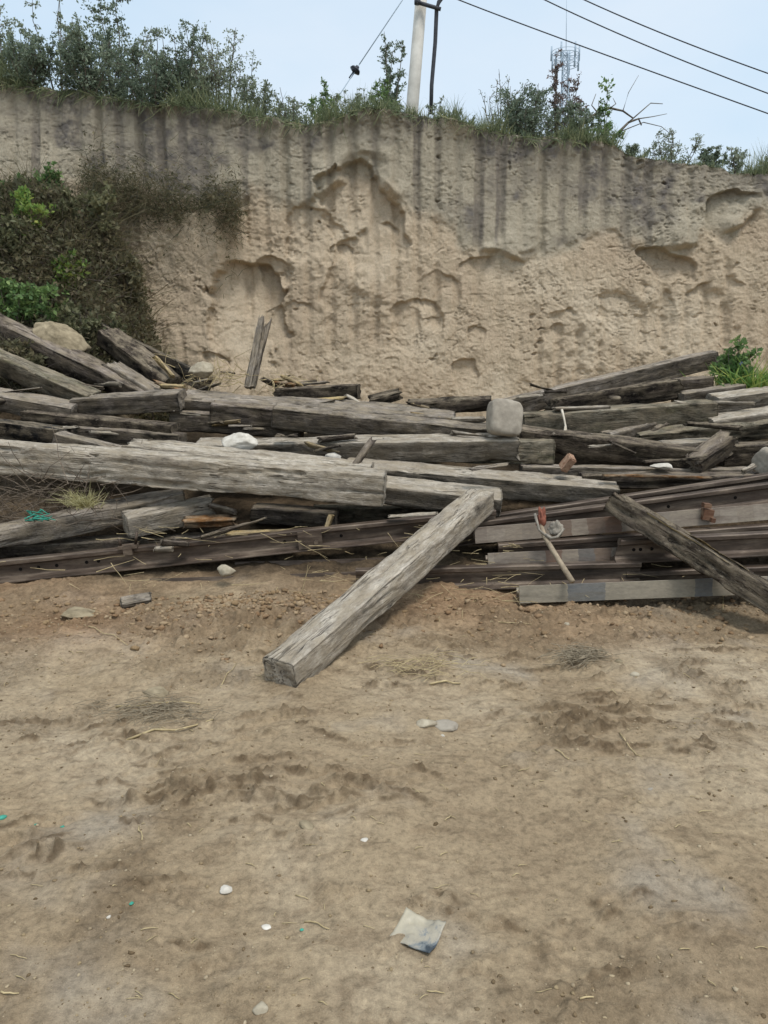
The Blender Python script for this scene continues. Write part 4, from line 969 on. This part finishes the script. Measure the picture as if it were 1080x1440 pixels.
# ledge growth
n3 = 8500
xl = RNG.uniform(xof(120), xof(340), n3); zl0 = zof(286)+.10*fbm(xl*2.5, xl*0, oct=3, seed=6)+.25*sstep(xof(230), xof(130), xl)
dn = sstep(-1.0, .1, fbm(xl*3.1, xl*0+5, oct=3, seed=7)+.4*sstep(xof(300), xof(200), xl)); kk = RNG.random(n3) < .12+.88*dn; xl, zl0, dn = xl[kk], zl0[kk], dn[kk]; n3 = len(xl)
dz_ = RNG.normal(-.03, .13, n3)*(.45+dn)*(.5+1.2*RNG.random(n3))
ledge = np.stack([xl, YC+.13*(zl0-1)-.26+RNG.uniform(-.10, .22, n3)+.3*np.clip(dz_, 0, 1), zl0+dz_], 1)
td = np.stack([RNG.normal(0, .6, n3), RNG.normal(-.5, .4, n3), RNG.uniform(-.7, .9, n3)], 1)
lg = blades_mesh(ledge, td, RNG.uniform(.05, .22, n3)*(.5+.6*dn), RNG.uniform(.003, .007, n3), RNG.uniform(.3, 1.3, n3), 214)
ll = leaves_mesh(ledge[::3]+RNG.normal(0, .05, (len(ledge[::3]), 3)), .04, 215, .1)
lg = (np.concatenate([lg[0]]), lg[1], lg[2])
lf2 = ll
nd = 12000; sl2 = RNG.integers(0, nP, nd); td = nrm*.8+RNG.normal(0, .7, (nd, 3)); td[:, 2] += .2
o = build_fol('dry_stems', [blades_mesh(P[sl2]+nrm*(hmax[sl2]*.55)[:, None], td, RNG.uniform(.10, .38, nd), RNG.uniform(.003, .007, nd), RNG.uniform(.3, 1.3, nd), 219)], leafmat('dead_stems', ['463e3a', '625752', '7f7468', '988c78']))
tag(o, 'dead brown stems tangled through the brambles of the left bank', 'dry stems', kind='stuff')
o = build_fol('bramble_thicket', [lf, st, lg, lf2], L_THICK); tag(o, 'tangle of dark brambles and weeds covering the left bank', 'thicket', kind='stuff')
for k, (px, py, Y, H, Wd, mt, dens, lab) in enumerate((
        (40, 318, 8.55, .62, .75, L_BRIGHT, 2.2, 'bright green leafy shrub high on the left bank'),
        (60, 270, 8.95, .5, .5, L_MID, 1.6, 'mid green shrub on the upper left bank against the cliff'),
        (-5, 300, 8.75, .6, .6, L_MID, 1.6, 'green shrub at the left edge of the upper bank'),
        (18, 395, 7.9, .5, .8, L_MID, 1.3, 'leafy green weed at the left edge lower on the bank'),
        (95, 345, 8.3, .35, .4, L_BRIGHT, .8, 'small yellow leaved weed in the middle of the bank'),
        (70, 415, 7.8, .32, .5, L_OLIVE, 1.5, 'dark green weed just above the yellowish boulder'),
        (25, 500, 7.0, .28, .5, L_THICK, 1.5, 'low dull weed between the sloping sleepers at far left'),
        (150, 400, 8.0, .4, .6, L_THICK, 1.6, 'brownish weed on the right shoulder of the bank'),
        (125, 300, 8.75, .55, .8, L_OLIVE, 2, 'wide dark shrub in the middle of the upper bank'),
        (170, 330, 8.7, .5, .7, L_THICK, 2, 'dull brown green shrub near the right shoulder of the bank'),
        (10, 345, 8.3, .55, .8, L_OLIVE, 2, 'dark shrub below the bright green bank shrub at left'),
        (55, 375, 8.0, .5, .7, L_MID, 1.2, 'loose mid green shrub in the centre of the bank'),
        (120, 385, 8.0, .45, .7, L_OLIVE, 1.8, 'dark tangled shrub above the dark boxy sleeper'),
        (215, 275, 8.85, .3, .6, L_GREY, 1.2, 'greyish shrub at the left end of the grassy ledge'),
        (285, 280, 8.85, .22, .5, L_GREY, 1.1, 'small greyish shrub on the right part of the grassy ledge'))):
    p = at(px, py+25, Y); p.z = min(p.z, gz_at(p.x, p.y)+.25)
    shrub('weed' if 'weed' in lab else 'shrub', lab, p, H, Wd, 9, .055, dens*1.5, mt, group='shrubs and weeds on the left bank', cat='weed' if 'weed' in lab else 'shrub', seed=60+k, twigs=10)
# right weeds
for k, (px, py, Y, H, Wd, mt, lab, grassy) in enumerate((
        (1028, 535, 7.5, .42, .45, L_MID, 'leafy weed with a purple flower at the right end of the rising sleeper', False),
        (1062, 548, 7.4, .38, .4, L_BRIGHT, 'bright green grassy weed clump at the right edge of the heap', True))):
    p = at(px, py, Y)
    if not grassy:
        rt = shrub('weed', lab, p, H, Wd, 8, .06, 1.8, mt, group='green weeds right of the heap', cat='weed', seed=80+k, twigs=9)
        mb = MB(); c0 = at(1042, 511, Y-.12)
        for a in range(6):
            t = a*math.pi/3; e1 = Vector((math.cos(t), 0, math.sin(t)))*.02; e2 = Vector((-math.sin(t), 0, math.cos(t)))*.008
            mb.poly([c0, c0+e1*.6+e2+Vector((0, -.004, 0)), c0+e1, c0+e1*.6-e2+Vector((0, -.004, 0))])
        mb.build('flower', FLOWER, rt, False)
    else:
        rt = empty('weed', p, lab, 'weed', 'green weeds right of the heap'); nb = 420
        bs = np.array(p)+np.stack([RNG.normal(0, .17, nb), RNG.normal(0, .08, nb), RNG.normal(0, .02, nb)-.06], 1)
        td = np.stack([RNG.normal(.1, .55, nb), RNG.normal(-.15, .4, nb), np.ones(nb)], 1)
        build_fol('blades', [blades_mesh(bs, td, RNG.uniform(.2, .48, nb), RNG.uniform(.010, .022, nb), RNG.uniform(.2, 1, nb), 81)], L_BRIGHT, rt)
# dry tuft and brush in the gap under the big pale sleeper
p = at(118, 712, 5.12); nb = 260
bs = np.array(p)+np.stack([RNG.normal(0, .045, nb), RNG.normal(0, .03, nb), RNG.normal(0, .01, nb)], 1)
td = np.stack([RNG.normal(0, .6, nb), RNG.normal(-.25, .4, nb), np.ones(nb)*.9], 1)
o = build_fol('grass_tuft', [blades_mesh(bs, td, RNG.uniform(.08, .2, nb), RNG.uniform(.003, .006, nb), RNG.uniform(.2, 1.3, nb), 90)], leafmat('pale_tuft_blades', ['8f8a5f', 'b3ac7d', 'd0caa0']))
tag(o, 'pale yellow dry grass tuft in the gap below the big pale sleeper', 'grass tuft')
mb = MB(); r = random.Random(4)
def twig(a, ln, rad, flat=.35, n=4, rr=r, wob=.26):
    d = Vector((rr.gauss(0, 1), rr.gauss(0, .7), rr.gauss(0, flat))).normalized(); p = Vector(a); pl = [p]
    for _ in range(n):
        d = (d+Vector((rr.gauss(0, wob), rr.gauss(0, wob), rr.gauss(0, wob*.8)))).normalized(); p = p+d*ln/n; pl.append(p)
    mb.tube(pl, rad, rad*.4, 4, False)
for _ in range(240):
    px = r.uniform(-30, 165); py = r.uniform(668, 742); twig(at(px, py, r.uniform(5.1, 5.6)), r.uniform(.15, .5), r.uniform(.002, .0045))
tag(mb.build('dry_brush', TWIG), 'tangled dark dry brush in the gap at the left below the big pale sleeper', 'dry brush', kind='stuff')
mb = MB()
for _ in range(190):
    px = r.choice((r.uniform(180, 700), r.uniform(-20, 1090), r.uniform(560, 760))); py = r.uniform(738, 850); q = hit(px, py, -.05); q.z = max(q.z, gz_at(q.x, q.y)+.01); twig(q, r.uniform(.06, .26), r.uniform(.0012, .003), .12, wob=.09)
for _ in range(90):
    q = at(r.gauss(300, 22), r.gauss(527, 9), r.uniform(6.8, 7.3)); twig(q, r.uniform(.08, .25), r.uniform(.002, .005), .5)
for _ in range(40):
    q = at(r.gauss(405, 16), r.gauss(534, 7), r.uniform(6.9, 7.3)); twig(q, r.uniform(.06, .22), r.uniform(.002, .005), .5)
tag(mb.build('straw_litter', STRAW), 'dry straw and splinters strewn among rails and sleepers', 'straw litter', kind='stuff')

# ground litter: straws one can count
STR_G = 'dry straws scattered on the bare soil'
r = random.Random(9)
def groundtube(pl, r0, r1, name, mat, n=5):
    mb = MB(); mb.tube(pl, r0, r1, n); return mb.build(name, mat)
def straw_at(px, py, dx, dy, rad, lab, mat=STRAW, name='straw', cat='straw', grp=STR_G, lift=.004):
    a, b = onground(px, py), onground(px+dx, py+dy); pl = []
    for k in range(5):
        t = k/4; p = a.lerp(b, t); jl = (b-a).length*.022; p.x += r.gauss(0, jl); p.y += r.gauss(0, jl*1.3); p.z = gz_at(p.x, p.y)+rad+lift*(.3+math.sin(t*3.1)); pl.append(p)
    return tag(groundtube(pl, rad, rad*.6, name, mat), lab, cat, grp)
for (px, py, dx, dy, rad, lab) in (
        (180, 1040, 125, -27, .006, 'longest dry cane slanting on the soil left of centre'), (160, 996, 128, -5, .005, 'straight pale cane lying level above the longest cane'),
        (606, 963, 42, 0, .006, 'short dark ended stick right of the diagonal sleeper foot'), (428, 1298, 36, 11, .0028, 'pale straw in the lower middle foreground'),
        (780, 1055, 20, 14, .003, 'bent pale straw right of the stone pair'), (815, 1407, 20, -4, .003, 'bright straw at the bottom right'), (2, 1396, 24, 5, .003, 'bright straw at the lower left edge'),
        (195, 1163, 6, 22, .003, 'upright leaning straw beside the tread marks at left'), (120, 880, 60, 28, .003, 'thin straw near the flat offcut'), (310, 965, 20, -30, .003, 'curved straw near the diagonal sleeper foot'),
        (868, 1032, 36, 38, .003, 'thin twig slanting down at the right of the soil'), (610, 790, 52, -28, .006, 'crooked twig in the corner behind the diagonal sleeper'), (1014, 828, 4, 30, .005, 'short pale stick standing out by the lowest rail'), (690, 870, 60, 6, .003, 'thin reddish straw in front of the lowest rail')):
    straw_at(px, py, dx, dy, rad, lab)
for k in range(130):
    py = 860+560*r.random()**1.25; px = r.uniform(5, 1075); s = r.uniform(.25, 1)*(8+22*((py-800)/640)); a = r.gauss(0, .7)
    straw_at(px, py, s*math.cos(a), s*math.sin(a)*.5, r.uniform(.0011, .0022), 'short thin dry straw lying loose on the bare soil')
# hay wisps
def wisp(name, lab, px, py, sx, sy, n, rad, mat, group=None):
    global mb
    mb = MB()
    for _ in range(n):
        q = onground(px+r.gauss(0, sx), py+r.gauss(0, sy)); q.z += r.uniform(.003, .035)
        d = Vector((r.gauss(.8, .5), r.gauss(.1, .5), r.gauss(0, .08))).normalized(); ln = r.uniform(.05, .2)
        mb.tube([q-d*ln/2, q+Vector((0, 0, r.uniform(0, .02))), q+d*ln/2], rad, rad*.6, 4, False)
    return tag(mb.build(name, mat), lab, 'hay', group)
HAY = simple('grey_hay', '6b6150', '988b74', 30)
wisp('hay_wisp', 'flattened wisp of grey hay on the soil right of centre', 818, 926, 17, 6, 130, .0022, HAY)
wisp('hay_wisp', 'trodden patch of dark hay around the two dry canes', 215, 1005, 38, 10, 130, .002, HAY)
wisp('straw_scatter', 'thin straw scatter right of the diagonal sleeper foot', 590, 940, 40, 9, 70, .0018, STRAW)['kind'] = 'stuff'

# soil clods: uncountable, many small lumps in one mesh
def lumps(name, n, gen, mat, lab, seed):
    rr = np.random.default_rng(seed)
    ico = np.array([(0, 0, 1), (.894, 0, .447), (.276, .851, .447), (-.724, .526, .447), (-.724, -.526, .447), (.276, -.851, .447), (.724, .526, -.447), (-.276, .851, -.447), (-.894, 0, -.447), (-.276, -.851, -.447), (.724, -.526, -.447), (0, 0, -1)])
    tri = np.array([(0, 1, 2), (0, 2, 3), (0, 3, 4), (0, 4, 5), (0, 5, 1), (1, 6, 2), (2, 7, 3), (3, 8, 4), (4, 9, 5), (5, 10, 1), (2, 6, 7), (3, 7, 8), (4, 8, 9), (5, 9, 10), (1, 10, 6), (6, 11, 7), (7, 11, 8), (8, 11, 9), (9, 11, 10), (10, 11, 6)])
    P, s = gen(rr, n); z = ground_z(P[:, 0], P[:, 1]); n = len(P)
    V = ico[None]*(1+rr.uniform(-.5, .35, (n, 12, 1)))*s[:, None, None]*np.stack([rr.uniform(.7, 1.4, n), rr.uniform(.7, 1.2, n), rr.uniform(.45, .85, n)], 1)[:, None, :]
    V = V+np.stack([P[:, 0], P[:, 1], z+s*.12], 1)[:, None, :]
    F = (tri[None]+np.arange(n)[:, None, None]*12).reshape(-1, 3)
    o0 = V.reshape(-1, 3).mean(0)
    o = link(name, mesh_np(name, V.reshape(-1, 3)-o0, F, {'rnd': np.repeat(rr.random(n), 12)}, smooth=False), mat, None, Matrix.Translation(Vector(o0)))
    return tag(o, lab, 'soil clods', kind='stuff')
def clodmat(name, cols):
    m = Mat(name, .95, .1); c = m.ramp(m.attr('rnd'), [(i/(len(cols)-1), x) for i, x in enumerate(cols)])
    n = m.noise(m.coord((1, 1, 1)), 60, 5, .7); m.col(m.mix(.6, c, m.ramp(n, [(.3, .7), (.65, 1.15)]), 'MULTIPLY')); m.bump(n, .5, .006); return m.m
def g1(rr, n):
    x = rr.uniform(-2.6, 2.8, n); y = 4.6-np.abs(rr.normal(0, .36, n)); k = rr.random(n) < .25+.75*sstep(.9, .1, np.abs(x+.75)/1.2)
    x, y = x[k], y[k]; return np.stack([x, y], 1), .004+.020*rr.random(len(x))**3.5
def g2(rr, n):
    x = rr.uniform(-2.4, 2.6, n); y = rr.uniform(1.2, 4.4, n); k = rr.random(n) < .22+.78*sstep(-.15, .5, fbm(x*2.6, y*2.6, oct=3, seed=51)); x, y = x[k], y[k]
    return np.stack([x, y], 1), .0016+.0065*rr.random(len(x))**5
lumps('soil_clods', 6500, g1, clodmat('warm_clods', ['715c46', '8b7558', '9f8b70', '7d6349']), 'loose reddish brown soil clods heaped along the front of the rails', 7)
lumps('soil_crumbs', 26000, g2, clodmat('grey_crumbs', ['5d4e3a', '7d6c54', '988769', 'a89980', '6f5f48']), 'small soil crumbs scattered over the trodden ground', 8)

# ------------------------------------------------------------------ pole, wires, tower
YP = 13.0
pb = at(579, 160, YP); ptop = at(600, -95, YP)
root = empty('utility_pole', Vector((pb.x, pb.y, pb.z-.6)), 'slightly leaning concrete utility pole standing behind the cliff rim', 'pole')
mb = MB(); d = (ptop-pb).normalized(); mb.tube([pb-d*1.2, pb, ptop], .115, .085, 20); mb.build('shaft', CONCRETE, root)
mb = MB(); mb.tube([at(606, 160, YP-.1), at(607, 120, YP-.1), at(612, 60, YP-.1), at(614, 13, YP-.1), at(617, 3, YP-.1), at(626, -8, YP-.1), at(624, -30, YP-.1)], .032, .032, 10); mb.build('conduit', PIPE, root)
mb = MB()
for (u, v) in (((586, 3), (620, 13)), ):
    mb.tube([at(u[0], u[1], YP-.14), at(v[0], v[1], YP-.14)], .028, n=6)
mb.tube([at(587, 0, YP-.16), at(587, 6, YP-.16)], .05, n=8); mb.build('bracket', PIPE, root)
mb = MB(); ca_ = at(598, -62, YP); mb.box(Matrix.Translation(ca_), 1.6, .09, .09); arm = mb.build('crossarm', GALV_HAZE, root, False)
for dx in (-.7, .15, .7):
    b_ = MB(); c_ = ca_+Vector((dx, 0, .05)); b_.tube([c_, c_+Vector((0, 0, .05)), c_+Vector((0, 0, .06)), c_+Vector((0, 0, .16))], .05, .03, 12); b_.build('insulator', CERAM, arm)
for k, (P, Q, lab) in enumerate((((628, -6), (1080, 158), 'lowest of the three overhead wires running right from the pole'), ((740, 0), (1080, 125), 'middle of the three overhead wires'), ((800, 0), (1080, 97), 'highest of the three overhead wires near the upper right corner'))):
    s0 = [at(626, -8, YP-.1), ca_+Vector((.15, 0, .21)), ca_+Vector((.7, 0, .21))][k]
    a = s0; b = at(Q[0]+280, Q[1]+ (Q[1]-P[1])/(Q[0]-P[0])*280, 11.5); mid_ = at((P[0]+Q[0])/2, (P[1]+Q[1])/2+2, 12.4)
    pl = []
    for i in range(41):
        t = i/40; p = a*(1-t)*(1-t)*1+ b*t*t + 2*t*(1-t)*((mid_*4-a-b)/2)
        p = a*((1-t)*(1-2*t))+mid_*(4*t*(1-t))+b*(t*(2*t-1)); pl.append(p)
    tag(groundtube(pl, .0085, .0085, 'overhead_wire', WIREM, 6), lab, 'wire', 'overhead wires')
root = empty('guy_wire', at(477, 133, 12.6), 'thin guy wire with a dark disc insulator left of the pole', 'guy wire')
mb = MB(); mb.tube([at(572, -12, YP), at(566, 0, YP), at(505, 91, 12.75)], .008, n=6); mb.tube([at(505, 91, 12.75), at(477, 134, 12.6), at(468, 150, 12.55)], .009, n=6); mb.build('wire', GALV_HAZE, root)
dd = (at(505, 91, 12.75)-at(496, 104, 12.72)).normalized(); c0 = at(500, 98, 12.73)
mb = MB(); mb.tube([c0-dd*.05, c0-dd*.02], .03, .085, 14); mb.tube([c0-dd*.02, c0+dd*.012], .088, .075, 14); mb.tube([c0+dd*.012, c0+dd*.06], .035, .03, 10); mb.tube([c0-dd*.16, c0-dd*.05], .02, n=8); mb.build('insulator', CERAM, root)
# far lattice tower with antenna ring
YT = 150.0; tb = at(795, 210, YT); sc = YT/FPX*1.03
root = empty('telecom_tower', tb, 'faint distant lattice telecom tower with a ring of antennas', 'tower')
def tp(px, py, dy=0.0): p = at(px, py, YT); return Vector((p.x, p.y+dy, p.z))
mb = MB()
legs = [(-7, -1), (7, -1), (7, 1), (-7, 1)]
def lp(k, py):
    f = .42+.58*(py-72)/(210-72); x, y = legs[k]; return tp(795+x*f, py, y*7*f*sc)
for k in range(4): mb.tube([lp(k, 210), lp(k, 72)], .09, .07, 5)
ys = list(np.linspace(72, 210, 16))
for a, b in zip(ys[:-1], ys[1:]):
    for k in range(4):
        k2 = (k+1) % 4; mb.tube([lp(k, a), lp(k2, b)], .045, n=4); mb.tube([lp(k2, a), lp(k, b)], .045, n=4); mb.tube([lp(k, a), lp(k2, a)], .045, n=4)
mb.build('lattice_mast', GALV_HAZE, root)
mb = MB(); mb.tube([tp(796, 72), tp(797, -30)], .06, .03, 5); mb.build('lightning_rod', GALV_HAZE, root)
for py, rr_ in ((78, 17), (92, 16)):
    mb = MB(); c0 = tp(795, py); R_ = rr_*sc
    ring = [c0+Vector((math.cos(t)*R_, math.sin(t)*R_, 0)) for t in np.linspace(0, 2*math.pi, 25)]
    mb.tube(ring, .06, n=5, cap=False); mb.tube([q+Vector((0, 0, .55)) for q in ring], .04, n=5, cap=False)
    for t in range(0, 24, 4): mb.tube([c0, ring[t]], .05, n=4)
    pf = mb.build('platform', GALV_HAZE, root)
    for t in range(0, 24, 4):
        b_ = MB(); q = ring[t]; b_.tube([q+Vector((0, 0, -.9)), q+Vector((0, 0, 1.5))], .17, n=6); b_.build('antenna', GALV_HAZE, pf)

# ------------------------------------------------------------------ light
SUN_EL, SUN_AZ = math.radians(66), math.radians(142)
w = bpy.data.worlds.new('World'); SC.world = w; w.use_nodes = True; nt = w.node_tree
bg = nt.nodes['Background']; sky = nt.nodes.new('ShaderNodeTexSky'); sky.sky_type = 'NISHITA'; sky.sun_disc = False
sky.sun_elevation = SUN_EL; sky.sun_rotation = SUN_AZ; sky.air_density = 1.0; sky.dust_density = 4.0; sky.ozone_density = 1.5
mx = nt.nodes.new('ShaderNodeMix'); mx.data_type = 'RGBA'; mx.inputs[0].default_value = .62
mx.inputs[7].default_value = (6.6, 8.2, 9.5, 1)
tcw = nt.nodes.new('ShaderNodeTexCoord'); nw_ = nt.nodes.new('ShaderNodeTexNoise'); nw_.inputs['Scale'].default_value = 2.2; nw_.inputs['Detail'].default_value = 5
mw_ = nt.nodes.new('ShaderNodeMapping'); mw_.inputs['Scale'].default_value = (1, 1, 2.6); nt.links.new(tcw.outputs['Generated'], mw_.inputs[0]); nt.links.new(mw_.outputs[0], nw_.inputs['Vector'])
rw_ = nt.nodes.new('ShaderNodeValToRGB'); rw_.color_ramp.elements[0].position = .38; rw_.color_ramp.elements[1].position = .66
rw_.color_ramp.elements[0].color = (.65, .80, .92, 1); rw_.color_ramp.elements[1].color = (.79, .88, .95, 1); nt.links.new(nw_.outputs['Fac'], rw_.inputs[0])
sc_ = nt.nodes.new('ShaderNodeVectorMath'); sc_.operation = 'SCALE'; sc_.inputs['Scale'].default_value = 10.2; nt.links.new(rw_.outputs[0], sc_.inputs[0]); nt.links.new(sc_.outputs[0], mx.inputs[7])
nt.links.new(sky.outputs[0], mx.inputs[6]); nt.links.new(mx.outputs[2], bg.inputs[0]); bg.inputs[1].default_value = .088
sd = bpy.data.lights.new('sun', 'SUN'); so = bpy.data.objects.new('sun', sd); C.objects.link(so)
sd.energy = 1.5; sd.angle = math.radians(18); sd.color = (1, .98, .95)
dv = Vector((math.cos(SUN_EL)*math.sin(SUN_AZ), math.cos(SUN_EL)*math.cos(SUN_AZ), math.sin(SUN_EL)))
so.rotation_euler = dv.to_track_quat('Z', 'Y').to_euler(); so.location = (0, -5, 12)
SC.view_settings.view_transform = 'Standard'; SC.view_settings.look = 'None'; SC.view_settings.exposure = 0.6; SC.view_settings.gamma = 1
SC.view_settings.use_curve_mapping = False
SC.render.engine = 'CYCLES'; SC.cycles.use_denoising = True; SC.cycles.max_bounces = 5
